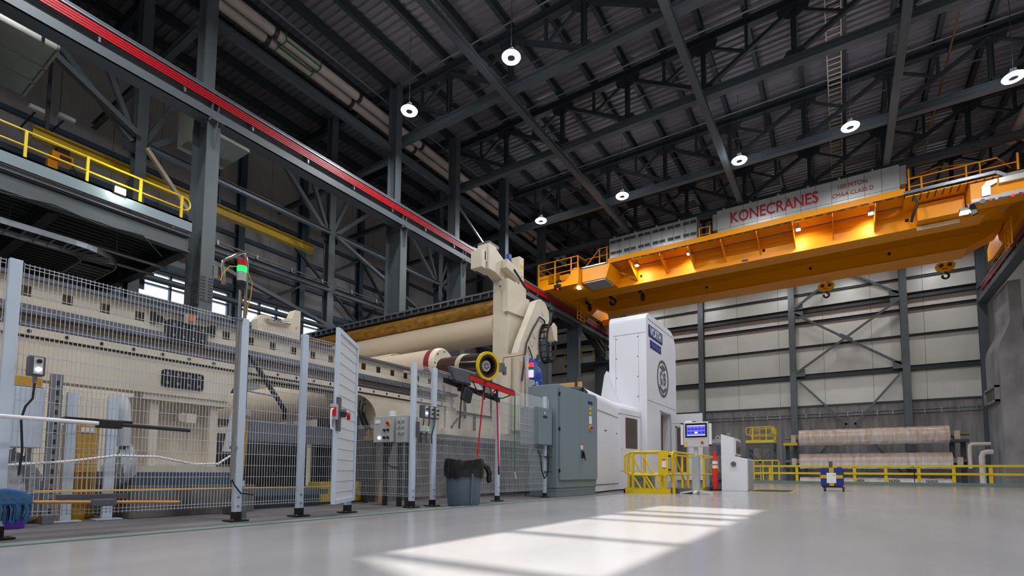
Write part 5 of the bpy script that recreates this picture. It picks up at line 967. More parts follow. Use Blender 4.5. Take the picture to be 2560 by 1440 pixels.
for y0, y1, yc, ze, l, tip in ((6.88, 7.82, 7.34, 0.74, 'red push broom whose handle drops behind the bin', False), (7.3, 8.2, 7.75, 0.52, 'red push broom whose handle hangs in front of the right fence post', True)):
    t = thing('push_broom', l, 'broom', (-5.4, yc, ze)); xb = -5.33 if tip else -5.4; zb_ = 2.12 if tip else 2.18; part('bristles', MB().bar((xb, y0, zb_), (xb, y1, zb_-0.06), 0.06, 0.07), 'sred', t, 'red bristles'); part('block', MB().bar((xb-0.005, y0, zb_+0.05), (xb-0.005, y1, zb_-0.01), 0.06, 0.03), 'brown', t)
    part('brace', MB().tube([(xb, y0+0.12, zb_-0.05), (-5.41, yc-0.18, 1.95), (-5.41, yc, 1.93), (-5.41, yc+0.18, 1.95), (xb, y1-0.12, zb_-0.1)], 0.011, 6), 'plastic', t); part('socket', MB().cyl((-5.41, yc, 2.1), (-5.41, yc, 1.85), 0.022, 10), 'plastic', t)
    ye = yc-0.15 if not tip else yc+0.13
    part('handle', MB().cyl((-5.41, yc, 2.05), (-5.44, ye, ze), 0.014, 10), 'sred', t, 'red handle')
    if tip: part('hand_grip', MB().cyl((-5.437, ye-0.012, ze+0.14), (-5.44, ye, ze-0.02), 0.017, 10), 'plastic', t)
t = thing('squeegee', 'green squeegee pole hanging upside down left of the grey wall cabinet', 'squeegee', (-5.45, 8.43, 0.5)); part('pole', MB().cyl((-5.45, 8.43, 2.12), (-5.45, 8.44, 0.56), 0.012, 10), 'green', t, 'green pole'); part('head', MB().bar((-5.47, 8.3, 2.16), (-5.43, 8.56, 2.1), 0.02, 0.04), 'lgrey', t); part('tip', MB().bar((-5.45, 8.44, 0.56), (-5.45, 8.5, 0.42), 0.02, 0.012), 'paper', t); part('sleeve', MB().cyl((-5.45, 8.44, 1.2), (-5.45, 8.44, 1.3), 0.014, 10), 'lgrey', t)
# wall cabinet on the fence and floor-standing cabinet
def plate(y0, y1, z0, z1, x): return MB().box(x, y0, z0, x+0.006, y1, z1)
t = thing('wall_cabinet', 'small grey wall cabinet with a blue label left of the big grey cabinet', 'cabinet', (-5.6, 9.7, 1.14)); part('body', MB().box(-5.92, 9.38, 1.15, -5.5, 10.02, 1.97), 'cab', t, None, 0.006); part('door', MB().box(-5.5, 9.4, 1.16, -5.47, 10.01, 1.96), 'cab', t, None, 0.005); part('label', plate(9.6, 9.78, 1.74, 1.79, -5.47), 'navy', t, 'dark blue label'); part('sticker', plate(9.66, 9.7, 1.83, 1.87, -5.47), 'paper', t)
part('gland', MB().cyl((-5.75, 9.5, 1.03), (-5.75, 9.5, 1.15), 0.025, 8).cyl((-5.75, 9.65, 1.03), (-5.75, 9.65, 1.15), 0.025, 8).cyl((-5.75, 9.8, 1.03), (-5.75, 9.8, 1.15), 0.025, 8), 'galv', t)
part('cable', MB().tube([(-5.6, 9.55, 1.1), (-5.5, 9.55, 0.9), (-5.5, 9.6, 0.6), (-5.5, 9.72, 0.42), (-5.5, 9.86, 0.5), (-5.5, 9.9, 0.8), (-5.5, 9.86, 0.95)], 0.014, 6).tube([(-5.6, 9.45, 1.1), (-5.6, 9.3, 0.9), (-5.6, 9.2, 0.5), (-5.65, 9.18, 0.05)], 0.012, 6), 'black', t); part('cable_clamp', MB().box(-5.56, 9.8, 0.88, -5.46, 10.0, 0.9).box(-5.56, 9.8, 0.55, -5.46, 10.0, 0.57), 'plastic', t)
t = thing('electrical_cabinet', 'big grey floor-standing electrical cabinet with two doors', 'cabinet', (-5.7, 11.2, 0)); part('body', MB().box(-6.15, 10.1, 0.2, -5.4, 12.28, 2.56), 'cab', t, None, 0.008); part('plinth', MB().box(-6.12, 10.12, 0, -5.42, 12.26, 0.12).box(-6.12, 10.12, 0.125, -5.42, 12.26, 0.2), 'cab', t)
for y0, y1 in ((10.2, 11.19), (11.2, 12.26)):
    d_ = part('door', MB().box(-5.4, y0, 0.38, -5.36, y1, 2.5), 'cab', t, 'left door' if y0 < 11 else 'right door', 0.006)
part('label', plate(11.68, 11.95, 2.28, 2.35, -5.36), 'navy', d_, 'dark blue label'); part('sticker', plate(11.76, 11.88, 2.14, 2.21, -5.36).box(-5.36, 11.76, 2.02, -5.354, 11.88, 2.09), 'hazard', d_, 'two yellow stickers'); part('sticker', plate(11.75, 11.9, 1.78, 1.98, -5.36), 'paper', d_)
sw = part('switch_base', MB().cyl((-5.36, 11.82, 1.68), (-5.34, 11.82, 1.68), 0.065, 18), 'hazard', d_); part('switch_knob', MB().box(-5.34, 11.77, 1.655, -5.3, 11.87, 1.705), 'sred', sw); part('warning_label', plate(11.26, 11.38, 1.12, 1.26, -5.36), 'paper', d_); part('warning_band', plate(11.26, 11.38, 1.225, 1.258, -5.354), 'sred', d_); part('door_handle', MB().box(-5.36, 11.3, 0.9, -5.32, 11.36, 1.08).bar((-5.31, 11.33, 1.05), (-5.3, 11.4, 0.86), 0.03, 0.025, (1, 0, 0)), 'plastic', d_)
part('lifting_eye', MB().tube(arc((-6.0, 10.25, 2.63), 0.045, 0, 2*PI*15/16, 15, (0, 1, 0), (0, 0, 1)), 0.013, 6, True), 'lgrey', t); b = MB()
for z in (0.55, 1.5, 2.3): b.box(-5.4, 10.185, z, -5.355, 10.2, z+0.08)
part('hinge', b, 'plastic', t)
t = thing('air_fitting', 'chrome post with black hose fittings rising behind the big grey cabinet', 'fitting', (-5.9, 12.6, 2.8)); part('post', MB().cyl((-5.85, 12.55, 2.56), (-5.85, 12.55, 2.86), 0.03, 10), 'chrome', t); part('hose', MB().tube([(-5.85, 12.3, 2.66), (-5.85, 12.3, 2.78), (-5.85, 12.36, 2.8), (-5.85, 12.7, 2.78), (-5.85, 12.76, 2.74), (-5.85, 12.76, 2.6)], 0.012, 6), 'black', t); part('valve', MB().cyl((-5.85, 12.42, 2.7), (-5.85, 12.42, 2.84), 0.028, 10), 'plastic', t)

# ================================================================== WHITE MACHINE HOUSE
wt = thing('white_machine_house', 'tall white machine enclosure with blue signs and a round grey logo', 'machine', (-6.3, 18, 0))
RX = -5.6
def rounded_front(y0, y1, ztop, r0, r1, zb=0.0):
    o = [(y1, zb), (y0, zb)]
    o += [(y0+r0-r0*math.cos(k*PI/12), ztop-r0+r0*math.sin(k*PI/12)) for k in range(7)] if r0 else [(y0, ztop)]
    o += [(y1-r1+r1*math.sin(k*PI/12), ztop-r1+r1*math.cos(k*PI/12)) for k in range(7)] if r1 else [(y1, ztop)]
    return o[::-1]
part('shell', MB().prism(rounded_front(17.0, 18.52, 6.15, 0.28, 0), 0, -6.96, RX), 'white', wt)
part('shell', MB().prism(rounded_front(19.78, 20.65, 6.15, 0, 0.75), 0, -6.96, RX), 'white', wt)
part('shell', MB().box(-6.96, 18.52, 2.8, RX, 19.78, 6.15).box(-6.96, 18.52, 0, -6.9, 19.78, 2.8).box(-6.96, 18.52, 0, RX, 19.78, 0.25), 'white', wt)
part('dark_doorway_fill', MB().box(-6.88, 18.54, 0.25, -6.0, 19.76, 2.78).cyl((-5.85, 19.3, 0.25), (-5.85, 19.3, 2.75), 0.09, 12), 'brown', wt)  # brown block added behind the opening so the doorway interior looks dark
part('door_frame', MB().box(RX, 18.48, 0.25, RX+0.02, 18.53, 2.84).box(RX, 18.48, 2.8, RX+0.02, 19.8, 2.84).box(RX, 19.76, 0.25, RX+0.03, 19.8, 2.84), 'lgrey', wt)
b = MB().box(RX-0.002, 17.22, 5.925, RX+0.004, 20.3, 5.945).box(RX-0.002, 17.05, 3.06, RX+0.003, 20.6, 3.072)
b.box(-6.8, 16.996, 5.42, -5.62, 17.0, 5.432).box(-6.72, 16.996, 3.0, -6.715, 17.0, 5.42).box(-5.88, 16.996, 3.0, -5.875, 17.0, 5.42)
part('panel_seam', b, 'grey', wt)
b = MB()
for z in (3.2, 3.9, 4.6, 5.3): b.cyl((-6.69, 16.99, z), (-6.69, 17.0, z), 0.02, 8).cyl((-5.91, 16.99, z), (-5.91, 17.0, z), 0.02, 8)
part('screw', b, 'grey', wt)
for y0, y1, z0, z1, tx, sz, mt in ((17.24, 18.84, 5.335, 5.76, 'VOITH', 0.42, 'silverletter'), (17.4, 18.66, 4.955, 5.235, 'VariFlex', 0.27, 'blueletter')):
    sg = part('sign', MB().box(RX, y0, z0, RX+0.012, y1, z1), 'navy', wt, 'dark blue sign'); part('lettering', letters(tx, sz, (RX+0.016, (y0+y1)/2, (z0+z1)/2), (0, 1, 0), (0, 0, 1), (y1-y0)*0.82, 0.012 if sz > 0.3 else 0.002), mt, sg)
lg = part('round_logo', MB().lathe([(0.6, 0), (0.7, 0), (0.7, 0.012), (0.6, 0.012)], (RX, 18.87, 4.07), (1, 0, 0), 48), 'logogrey', wt, 'grey ring with a cube and two letters')
part('logo_cube', MB().prism([(18.87, 4.6), (19.26, 4.47), (18.87, 4.33), (18.48, 4.47)], 0, RX, RX+0.012).prism([(18.45, 3.82), (18.45, 3.68), (18.87, 3.5), (19.29, 3.68), (19.29, 3.82), (18.87, 3.64)], 0, RX, RX+0.012), 'logogrey', lg)
part('lettering', letters('G', 0.66, (RX+0.008, 18.66, 4.05), (0, 1, -0.3), (0, 0, 1), 0.31, 0.02), 'logogrey', lg); part('lettering', letters('B', 0.66, (RX+0.008, 19.07, 4.05), (0, 1, 0.3), (0, 0, 1), 0.31, 0.02), 'logogrey', lg)
# open door leaf
dl = part('door_leaf', MB().box(-5.56, 19.82, 0.3, -4.42, 19.87, 2.82), 'white', wt, 'white door standing open'); part('leaf_window', MB().box(-5.36, 19.812, 0.6, -5.0, 19.82, 2.3), 'window_dark', dl); part('leaf_rim', MB().box(-5.42, 19.814, 2.3, -4.94, 19.82, 2.36).box(-5.42, 19.814, 0.5, -5.36, 19.82, 2.36).box(-5.0, 19.814, 0.5, -4.94, 19.82, 2.36).box(-5.55, 19.814, 2.46, -4.43, 19.82, 2.475), 'lgrey', dl)
# low wing running towards the grey cabinet
def wing(plan, z0, z1, r=0.3):
    """vertical sheet following plan points, curving back over the top"""
    b = MB(); pr = [(0, z0)]+[(r-r*math.cos(k*PI/12), z1-r+r*math.sin(k*PI/12)) for k in range(7)]+[(0.9, z1+0.02)]
    for (xa, ya), (xb, yb) in zip(plan, plan[1:]):
        vs = [(xa-o, ya, z) for o, z in pr]+[(xb-o, yb, z) for o, z in pr]; n = len(pr)
        b.add(vs, [(i, n+i, n+i+1, i+1) for i in range(n-1)], True)
    return b
C_ = (-6.0, 15.35); D_ = (-5.82, 16.98)
part('wing_front', wing([(-5.62, 12.3), C_], 0.03, 2.85), 'white', wt); part('wing_bay', wing([C_, D_], 0.03, 2.85), 'white', wt)
part('wing_core', MB().prism([(-7.3, 12.3), (-5.7, 12.3), (-6.08, 15.35), (-5.95, 16.95), (-7.3, 16.95)], 2, 0.03, 2.5).prism([(-7.3, 12.3), (-6.4, 12.3), (-6.6, 16.95), (-7.3, 16.95)], 2, 2.5, 2.84), 'white', wt)
def on_line(p, q, s): return (p[0]+(q[0]-p[0])*s, p[1]+(q[1]-p[1])*s)
def sheet(p, q, s0, s1, z0, z1, off=0.012):
    a = on_line(p, q, s0); c = on_line(p, q, s1); return MB().bar((a[0]+off, a[1], (z0+z1)/2), (c[0]+off, c[1], (z0+z1)/2), 0.012, z1-z0)
bw = part('window_frame', sheet(C_, D_, 0.1, 0.97, 0.62, 2.62, 0.004), 'white', wt); part('tinted_window', sheet(C_, D_, 0.3, 0.82, 1.36, 2.36, 0.016), 'window_dark', bw, 'tinted brown window'); part('frame_screw', sheet(C_, D_, 0.14, 0.155, 1.3, 1.33, 0.014), 'grey', bw)
A_ = (-5.62, 12.3)
part('wing_seam', MB().bar((A_[0]+0.008, A_[1], 2.3), (C_[0]+0.008, C_[1], 2.3), 0.006, 0.012).bar((A_[0]+0.008, A_[1], 0.22), (C_[0]+0.008, C_[1], 0.22), 0.006, 0.02).bar((C_[0]+0.01, C_[1]+0.03, 2.45), (D_[0]+0.01, D_[1]-0.05, 2.45), 0.006, 0.014), 'grey', wt)
b = MB()
for s_ in (0.5, 0.54, 0.93): p_ = on_line(A_, C_, s_); b.cyl((p_[0], p_[1], 1.78), (p_[0]+0.012, p_[1], 1.78), 0.025, 10)
part('vent_hole', b, 'ink', wt)
part('fairing', MB().prism([(-7.25, 2.8), (-6.45, 2.8), (-6.6, 3.1), (-6.78, 3.5), (-6.9, 3.9), (-6.97, 4.15), (-7.05, 4.0), (-7.15, 3.4)], 1, 16.75, 17.0), 'white', wt)
solo('plywood_sheet', MB().box(-9.2, 15.5, 1.0, -7.35, 15.56, 3.62), 'ply', 'pale plywood panel behind the white machine house and grey cabinet', 'board')
t = thing('plywood_sheet', 'lower plywood board with a dark edge strip left of the white machine house', 'board', (-8, 15.2, 1.0)); part('board', MB().box(-9.0, 15.2, 1.0, -7.35, 15.26, 3.25), 'ply', t); part('edge', MB().box(-7.42, 15.15, 1.0, -7.34, 15.2, 3.7), 'brown', t)
# ---- yellow stair guard
sg = thing('stair_guard', 'yellow tubular stair guard with a sign plate in front of the white machine house', 'railing', (-4.6, 14.2, 0))
def loop(y, x0, x1, zt, zb, r=0.11, rr=0.028):
    return MB().tube([(x1, y, zt)]+[(x0+r-r*math.sin(k*PI/10), y, zt-r+r*math.cos(k*PI/10)) for k in range(6)]+[(x0+r-r*math.cos(k*PI/10), y, zb+r-r*math.sin(k*PI/10)) for k in range(6)]+[(x1, y, zb)], rr, 10)
fr_ = part('front_rail', loop(13.45, -4.98, -4.0, 1.12, 0.5), 'yellow', sg); part('rear_rail', loop(14.6, -5.5, -3.9, 1.13, 0.53), 'yellow', sg)
for x, y in ((-4.84, 13.45), (-4.1, 13.45), (-5.38, 14.6), (-4.9, 14.6), (-4.3, 14.6)): part('post', MB().box(x-0.03, y-0.03, 0, x+0.03, y+0.03, 1.1), 'yellow', sg)
for y in (13.5, 14.55): part('stair_rail', MB().tube([(-4.9, y, 1.02), (-4.3, y, 0.0)], 0.026, 8).tube([(-4.9, y, 0.55), (-4.55, y, 0.0)], 0.026, 8), 'yellow', sg)
gt = part('gate_plate', MB().box(-4.12, 13.4, 0.5, -3.86, 13.44, 1.14), 'yellow', sg, 'solid yellow plate'); part('notice', MB().box(-4.03, 13.392, 0.68, -3.92, 13.4, 0.92), 'paper', gt); part('notice_band', MB().box(-4.03, 13.388, 0.89, -3.92, 13.392, 0.92).box(-4.03, 13.388, 0.68, -3.92, 13.392, 0.7), 'sred', gt); part('hinge', MB().box(-3.87, 13.4, 0.98, -3.8, 13.45, 1.02).box(-3.87, 13.4, 0.62, -3.8, 13.45, 0.66), 'plastic', gt)
part('toe_plate', MB().box(-5.1, 13.43, 0, -3.85, 13.47, 0.12).box(-5.5, 14.58, 0, -3.9, 14.62, 0.12).box(-5.1, 13.43, 0, -5.06, 14.6, 0.12), 'yellow', sg)
def yloop(x, y0, y1, zt, zb, r=0.11, rr=0.028):
    return MB().tube([(x, y1, zt)]+[(x, y0+r-r*math.sin(k*PI/10), zt-r+r*math.cos(k*PI/10)) for k in range(6)]+[(x, y0+r-r*math.cos(k*PI/10), zb+r-r*math.sin(k*PI/10)) for k in range(6)]+[(x, y1, zb)], rr, 10)
sg2 = thing('stair_guard', 'second yellow tubular guard running back beside the pedestal screen', 'railing', (-3.85, 16, 0))
part('near_rail', yloop(-3.82, 13.62, 19.2, 1.12, 0.52), 'yellow', sg2); part('far_rail', yloop(-4.5, 14.9, 19.2, 1.12, 0.52), 'yellow', sg2)
for x, y in ((-3.82, 13.75), (-3.82, 15.2), (-3.82, 17.2), (-3.82, 19.1), (-4.5, 15.1), (-4.5, 17.2), (-4.5, 19.1)): part('post', MB().box(x-0.03, y-0.03, 0, x+0.03, y+0.03, 1.1), 'yellow', sg2)
for x in (-3.82, -4.5): part('stair_rail', MB().tube([(x, 13.9 if x > -4 else 15.2, 1.0), (x, 15.3 if x > -4 else 16.4, 0.0)], 0.026, 8), 'yellow', sg2)
part('end_rail', MB().tube([(-3.82, 19.2, 1.12), (-4.5, 19.2, 1.12)], 0.028, 8).tube([(-3.82, 19.2, 0.52), (-4.5, 19.2, 0.52)], 0.028, 8), 'yellow', sg2); part('toe_plate', MB().box(-3.84, 15.4, 0, -3.8, 19.2, 0.1), 'yellow', sg2)
solo('concrete_kerb', MB().box(-4.0, 14.1, 0, -3.42, 14.9, 0.14), 'slab', 'grey concrete kerb block behind the pedestal screen', 'kerb'); solo('concrete_kerb', MB().box(-3.75, 17.1, 0, -3.68, 19.3, 0.12), 'slab', 'long low concrete kerb beside the red delineator post', 'kerb'); solo('grey_box', MB().box(-5.45, 14.75, 0, -4.75, 15.1, 0.5), 'cab', 'plain grey box behind the yellow stair guard at the foot of the white machine house', 'box', None, 0.01)
# ---- pedestal operator screen
h = thing('operator_screen', 'operator touch screen on a grey pedestal with star feet', 'control panel', (-3.3, 13.95, 0))
pl_ = part('pedestal', MB().box(-3.4, 13.95, 0.06, -3.22, 14.1, 1.02), 'lgrey', h, None, 0.01); part('neck', MB().cyl((-3.3, 14.02, 1.0), (-3.3, 14.02, 1.26), 0.055, 14), 'hmi', h)
for dx, dy in ((-0.42, -0.02), (0.42, -0.02), (-0.3, 0.45), (0.3, 0.45), (0, -0.25)): part('foot', MB().bar((-3.3, 14.02, 0.1), (-3.3+dx, 14.02+dy, 0.025), 0.09, 0.05), 'hmi', h)
hb = part('housing', MB().box(-3.58, 13.86, 1.25, -2.94, 14.08, 1.91), 'hmi', h, None, 0.012)
part('bezel', MB().box(-3.53, 13.85, 1.5, -2.98, 13.86, 1.87), 'blackbezel', hb); sc_ = part('screen', MB().box(-3.49, 13.845, 1.545, -3.02, 13.85, 1.82), 'screen', hb, 'lit blue screen')
b = MB(); bl_ = MB()
for k in range(5):
    for z, hh in ((1.7, 0.045), (1.6, 0.05)):
        x = -3.465+k*0.09; (bl_ if (k == 2 and z == 1.6) else b).box(x, 13.841, z, x+0.07, 13.845, z+hh)
bl_.box(-3.49, 13.842, 1.545, -3.02, 13.845, 1.565).box(-3.49, 13.842, 1.8, -3.02, 13.845, 1.82)
part('screen_tiles', b, 'screen_d', sc_); part('screen_bar', bl_, 'screen_l', sc_)
for x in (-3.62, -2.9): part('side_handle', MB().box(x-0.03, 13.84, 1.3, x+0.03, 13.92, 1.86), 'paper', h, None, 0.01); part('handle_cap', MB().box(x-0.032, 13.838, 1.26, x+0.032, 13.93, 1.3).box(x-0.032, 13.838, 1.86, x+0.032, 13.93, 1.89), 'plastic', h)
eb = part('stop_ring', MB().cyl((-3.1, 13.86, 1.36), (-3.1, 13.85, 1.36), 0.042, 18), 'hazard', hb); part('stop_button', MB().cyl((-3.1, 13.85, 1.36), (-3.1, 13.82, 1.36), 0.03, 14), 'sred', eb); part('sticker', MB().box(-3.56, 13.856, 1.29, -3.48, 13.86, 1.38), 'hazard', hb)
t = thing('barcode_scanner', 'small white and black handset lying on top of the operator screen', 'handset', (-3.45, 13.97, 1.91)); part('body', MB().box(-3.55, 13.92, 1.912, -3.38, 14.0, 1.95), 'paper', t, None, 0.012); part('strap', MB().box(-3.36, 13.92, 1.912, -3.28, 14.0, 1.94), 'plastic', t, None, 0.01)
# ---- delineator post
t = thing('delineator_post', 'red delineator post with white reflective bands', 'traffic post', (-3.55, 17.6, 0)); part('base', MB().cyl((-3.55, 17.6, 0), (-3.55, 17.6, 0.05), 0.2, 20), 'black', t); part('tube', MB().lathe([(0, 1.16), (0.055, 1.16), (0.062, 1.1), (0.085, 0.95), (0.085, 0.05)][::-1], (-3.55, 17.6, 0), n=20), 'coneo', t)
part('band', MB().cyl((-3.55, 17.6, 0.72), (-3.55, 17.6, 0.82), 0.088, 20).cyl((-3.55, 17.6, 0.86), (-3.55, 17.6, 0.96), 0.088, 20), 'paper', t, 'white bands'); part('grab_loop', MB().tube(arc((-3.55, 17.6, 1.22), 0.05, 0, 2*PI*15/16, 15, (1, 0, 0), (0, 0, 1)), 0.018, 6, True), 'coneo', t)
# ---- white control desk
t = thing('control_desk', 'white sloped control desk standing beside the red post', 'control panel', (-2.9, 17.9, 0))
part('body', MB().prism([(-3.32, 0), (-2.56, 0), (-2.54, 1.02), (-2.92, 1.1), (-2.92, 1.69), (-3.32, 1.82)], 1, 17.4, 18.6), 'white', t, None, 0.012); part('door', MB().box(-2.56, 17.45, 0.06, -2.53, 18.55, 0.98), 'lgrey', t); part('screen_frame', MB().box(-2.92, 17.5, 1.14, -2.89, 18.5, 1.64), 'white', t); part('screen', MB().box(-2.89, 17.56, 1.2, -2.885, 18.44, 1.6), 'window_dark', t)
part('round_lamp', MB().cyl((-2.95, 17.39, 0.86), (-2.95, 17.33, 0.86), 0.075, 18), 'mesh_dark', t); part('keyboard_shelf', MB().box(-2.9, 17.5, 1.075, -2.6, 18.5, 1.1), 'grey', t); part('lifting_eye', MB().tube(arc((-3.1, 17.5, 1.82), 0.03, 0, 2*PI*11/12, 11, (1, 0, 0), (0, 0, 1)), 0.01, 6, True), 'lgrey', t); part('yellow_pointer', MB().box(-2.86, 17.55, 1.1, -2.8, 17.62, 1.14), 'hazard', t)
t = thing('machine_block', 'dark machinery with pipes between the yellow guard and the control desk', 'machine', (-4.4, 21.5, 0)); part('frame', MB().box(-4.7, 21.2, 0, -4.5, 21.6, 1.9).box(-3.9, 21.2, 0, -3.7, 21.6, 1.9).box(-4.7, 21.2, 1.75, -3.7, 21.6, 1.9), 'lgrey', t); part('screen_back', MB().box(-4.2, 21.1, 1.25, -3.85, 21.2, 1.65), 'steelb', t); part('valve_wheel', MB().tube(arc((-4.3, 21.1, 0.75), 0.16, 0, 2*PI*15/16, 15, (1, 0, 0), (0, 0, 1)), 0.03, 6, True).bar((-4.46, 21.1, 0.75), (-4.14, 21.1, 0.75), 0.04, 0.04).bar((-4.3, 21.1, 0.6), (-4.3, 21.1, 0.9), 0.04, 0.04, (1, 0, 0)), 'dyellow', t); part('pump', MB().cyl((-4.4, 21.4, 0.4), (-4.0, 21.4, 0.4), 0.18, 14).box(-4.5, 21.25, 0, -3.9, 21.55, 0.22), 'steelb', t); part('pipework', MB().tube([(-4.1, 21.4, 0.5), (-4.1, 21.4, 1.2), (-3.95, 21.4, 1.3), (-3.95, 21.4, 1.75)], 0.05, 8), 'galv', t); part('lifting_eye', MB().tube(arc((-4.2, 21.4, 1.97), 0.07, 0, 2*PI*11/12, 11, (1, 0, 0), (0, 0, 1)), 0.02, 6, True), 'lgrey', t)
t = thing('floor_mat', 'black floor mat with yellow border beside the control desk', 'mat', (-1.95, 18.1, 0)); part('border', MB().box(-2.52, 17.3, 0.0, -1.32, 19.1, 0.012), 'dyellow', t); part('pad', MB().box(-2.45, 17.4, 0.012, -1.42, 19.0, 0.022), 'black', t)
# ---- blue crate on castors
t = thing('tool_cart', 'blue crate on castors crossed with yellow tape, with a paper label', 'cart', (-0.37, 20, 0)); part('crate', MB().box(-0.67, 19.6, 0.18, -0.06, 20.25, 0.76), 'bluetape', t, None, 0.008); part('side_panel', MB().box(-0.06, 19.62, 0.2, -0.03, 20.23, 0.72), 'brown', t)
part('tape', MB().box(-0.43, 19.592, 0.18, -0.3, 19.6, 0.77).box(-0.675, 19.59, 0.42, -0.055, 19.597, 0.53).box(-0.43, 19.6, 0.76, -0.3, 20.2, 0.768), 'dyellow', t, 'yellow tape cross'); part('paper_label', MB().box(-0.5, 19.58, 0.27, -0.24, 19.588, 0.6), 'paper', t); part('label_sticker', MB().box(-0.32, 19.575, 0.5, -0.26, 19.58, 0.55), 'hazard', t); part('handle', MB().box(-0.43, 19.7, 0.77, -0.33, 19.8, 0.98).box(-0.2, 19.7, 0.76, -0.08, 19.9, 0.8), 'grey', t, None, 0.01); part('skid', MB().box(-0.64, 19.65, 0.12, -0.06, 20.2, 0.18), 'brown', t)
for x in (-0.57, -0.05):
    for y in (19.7, 20.15): w_ = part('castor', MB().cyl((x-0.025, y, 0.065), (x+0.025, y, 0.065), 0.065, 14), 'plastic', t); part('fork', MB().box(x-0.035, y-0.03, 0.06, x+0.035, y+0.03, 0.13), 'steeld', w_)

# ================================================================== FAR END
gr = thing('guard_rail', 'long low yellow guard rail along the far edge of the floor', 'railing', (1, 33.2, 0.17))
part('top_rail', MB().box(-4.9, 33.16, 0.95, XR-0.1, 33.2, 1.06), 'yellow', gr); part('mid_rail', MB().box(-4.9, 33.16, 0.55, XR-0.1, 33.2, 0.66), 'yellow', gr)
for k in range(11): x = -3.65+1.365*k; part('post', MB().box(x-0.07, 33.2, 0.17, x+0.07, 33.26, 1.06), 'yellow', gr)
tag(solo('hooked_bar', MB().tube([(2.98, 33.1, 0.175), (2.98, 33.1, 0.9), (2.94, 33.1, 0.96), (2.84, 33.1, 0.93)], 0.02, 6), 'black', 'dark hooked bar leaning on a yellow rail post in front of the lower wrapped roll', 'bar'), None, None)
def bigroll(z, r, x0, x1, lab, text=False):
    t = thing('wrapped_roll', lab, 'roll', (1.2, 35.5, z-r), 'wrapped rolls in the pit')
    n = 64; vs = []; N1 = 40; random.seed(int(z*10)+5); off = [random.uniform(-0.02, 0.02) for _ in range(n+1)]
    for k in range(n+1):
        x = x0+(x1-x0)*k/n
        for i in range(N1):
            a = 2*PI*i/N1; rr = r+off[k]*0.5+0.008*math.sin(7*a+k)
            vs.append((x, 35.5+rr*math.cos(a), z+rr*math.sin(a)))
    fs = [(k*N1+i, k*N1+(i+1) % N1, (k+1)*N1+(i+1) % N1, (k+1)*N1+i) for k in range(n) for i in range(N1)]+[tuple(range(N1)), tuple(range(n*N1, n*N1+N1))]
    part('wrapping', MB().add(vs, fs, True), 'wrapw' if text else 'wrap', t, 'brown-stained plastic wrapping' if not text else 'pale printed wrapping')
    part('journal', MB().cyl((x0-0.25, 35.5, z), (x0, 35.5, z), 0.2, 16).cyl((x0-0.75, 35.5, z), (x0-0.25, 35.5, z), 0.08, 12).cyl((x1, 35.5, z), (x1+0.25, 35.5, z), 0.2, 16).cyl((x1+0.25, 35.5, z), (x1+0.85, 35.5, z), 0.09, 12), 'journal', t)
    for x in (x0-0.42, x1+0.18): part('bearing_block', MB().box(x, 35.28, z-0.3, x+0.26, 35.75, z+0.18), 'dcream', t, None, 0.02)
    if text:
        for k in range(9): part('lettering', letters('VOITH', 0.2, (x0+0.55+k*0.8, 35.5-r*0.85-0.02, z+r*0.55+(0.06 if k % 2 else -0.08)), (-1, 0, 0), (0, -0.55, -0.84), 0.5, 0.006), 'ink', t)
    return t
bigroll(2.74, 0.47, -2.27, 4.73, 'uppermost of the three big wrapped rolls behind the yellow rail'); bigroll(1.33, 0.45, -2.27, 4.8, 'middle one of the three big wrapped rolls behind the yellow rail'); bigroll(-0.08, 0.45, -2.27, 4.75, 'lowest wrapped roll with printed lettering, mostly hidden by the floor edge', True)
for x, l in ((-2.75, 'left'), (5.1, 'right')):
    t = thing('roll_stand', 'dark steel stand holding the %s ends of the wrapped rolls' % l, 'stand', (x, 35.5, -2.5)); part('post', MB().box(x-0.3, 35.85, -2.5, x-0.1, 36.05, 2.44).box(x+0.15, 35.85, -2.5, x+0.35, 36.05, 2.44), 'steeld', t)
    for z in (2.44, 1.02, -0.4): part('bracket', MB().box(x-0.35, 35.2, z-0.14, x+0.4, 36.05, z), 'dyellow' if z > 2 and l == 'left' else 'steeld', t)
pf = thing('access_platform', 'yellow railed access platform on grey legs left of the wrapped rolls', 'platform', (-4.4, 34.6, -2.5))
part('deck', MB().box(-5.1, 34.4, 2.35, -3.55, 36.0, 2.45), 'steel', pf); part('toe_plate', MB().box(-5.1, 34.38, 2.45, -3.55, 34.42, 2.62).box(-3.57, 34.4, 2.45, -3.53, 36, 2.62), 'yellow', pf); part('deck_beam', MB().box(-5.1, 34.42, 2.1, -3.55, 34.56, 2.35).box(-3.7, 34.4, 2.1, -3.56, 36, 2.35), 'steel', pf)
for x, y in ((-5.0, 34.5), (-3.65, 34.5), (-5.0, 35.9), (-3.65, 35.9)): part('leg', MB().box(x-0.09, y-0.09, -2.5, x+0.09, y+0.09, 2.1), 'steel', pf)
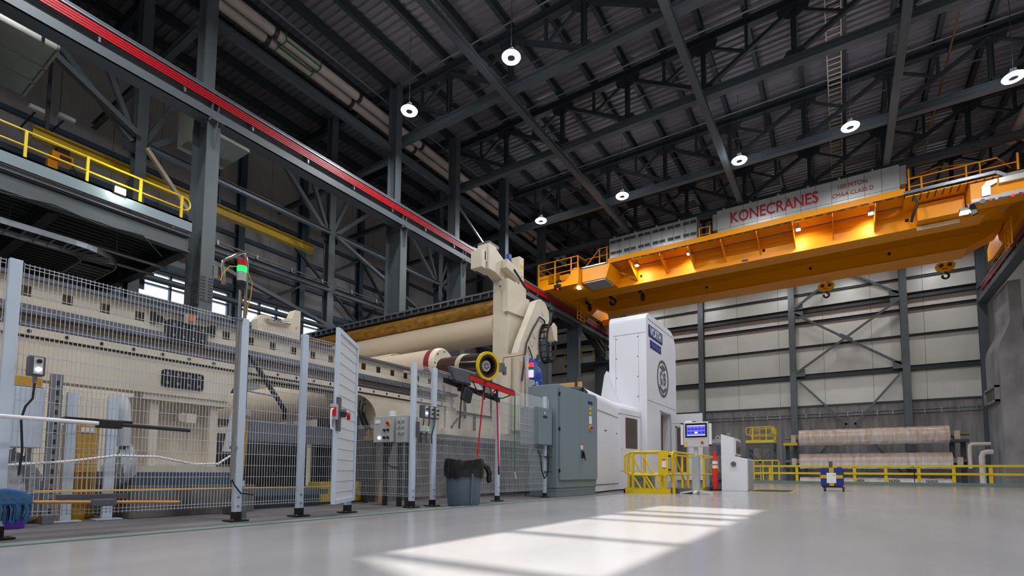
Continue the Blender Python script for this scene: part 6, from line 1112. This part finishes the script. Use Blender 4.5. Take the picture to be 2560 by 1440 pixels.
part('leg_brace', MB().bar((-5.0, 34.5, 2.0), (-3.9, 34.5, 0.8), 0.08, 0.08).bar((-3.7, 34.5, 2.0), (-4.4, 34.5, 1.2), 0.08, 0.08), 'steel', pf)
part('front_railing', MB().tube([Vector((x, 34.45, z)) for x, z in rpoly(-5.08, 2.95, -3.62, 3.42, 0.12, 4)], 0.03, 8, True), 'yellow', pf); part('side_railing', MB().tube([Vector((-3.55, y, z)) for y, z in rpoly(34.5, 2.95, 35.95, 3.42, 0.08, 3)], 0.03, 8, True), 'yellow', pf); part('rear_railing', MB().tube([Vector((x, 35.95, z)) for x, z in rpoly(-5.08, 2.95, -3.62, 3.42, 0.12, 4)], 0.03, 8, True), 'yellow', pf)
for x, y in ((-4.7, 34.45), (-3.95, 34.45), (-3.55, 34.9), (-3.55, 35.5)): part('rail_post', MB().box(x-0.03, y-0.03, 2.45, x+0.03, y+0.03, 3.42), 'yellow', pf)
ld = part('ladder', MB().box(-4.98, 35.97, -2.5, -4.93, 36.03, 3.5).box(-4.52, 35.97, -2.5, -4.47, 36.03, 3.5), 'yellow', pf); [part('rung', MB().box(-4.95, 35.98, -2.3+0.28*k, -4.5, 36.02, -2.27+0.28*k), 'yellow', ld) for k in range(21)]
t = thing('guard_railing', 'small yellow railing under the access platform', 'railing', (-4.3, 34.0, -2.5))
part('rails', MB().tube([(-4.9, 33.9, 1.35), (-3.3, 33.9, 1.35), (-3.25, 33.9, 1.28), (-3.25, 33.9, 0.2)], 0.035, 8).tube([(-4.9, 33.9, 0.6), (-3.3, 33.9, 0.6)], 0.03, 8), 'yellow', t)
for x in (-4.6, -4.1, -3.6): part('post', MB().box(x-0.03, 33.87, -2.5, x+0.03, 33.93, 1.35), 'yellow', t)
t = thing('fluorescent_lamp', 'lit strip lamp in the dark gap at the far right edge', 'lamp', (8.6, 36.5, 3.0)); part('tube', MB().cyl((8.3, 36.5, 3.0), (9.3, 36.5, 3.1), 0.04, 8), 'glow_white', t); part('cord', MB().cyl((8.4, 36.5, 3.02), (8.4, 36.5, 16.5), 0.006, 5), 'steeld', t)
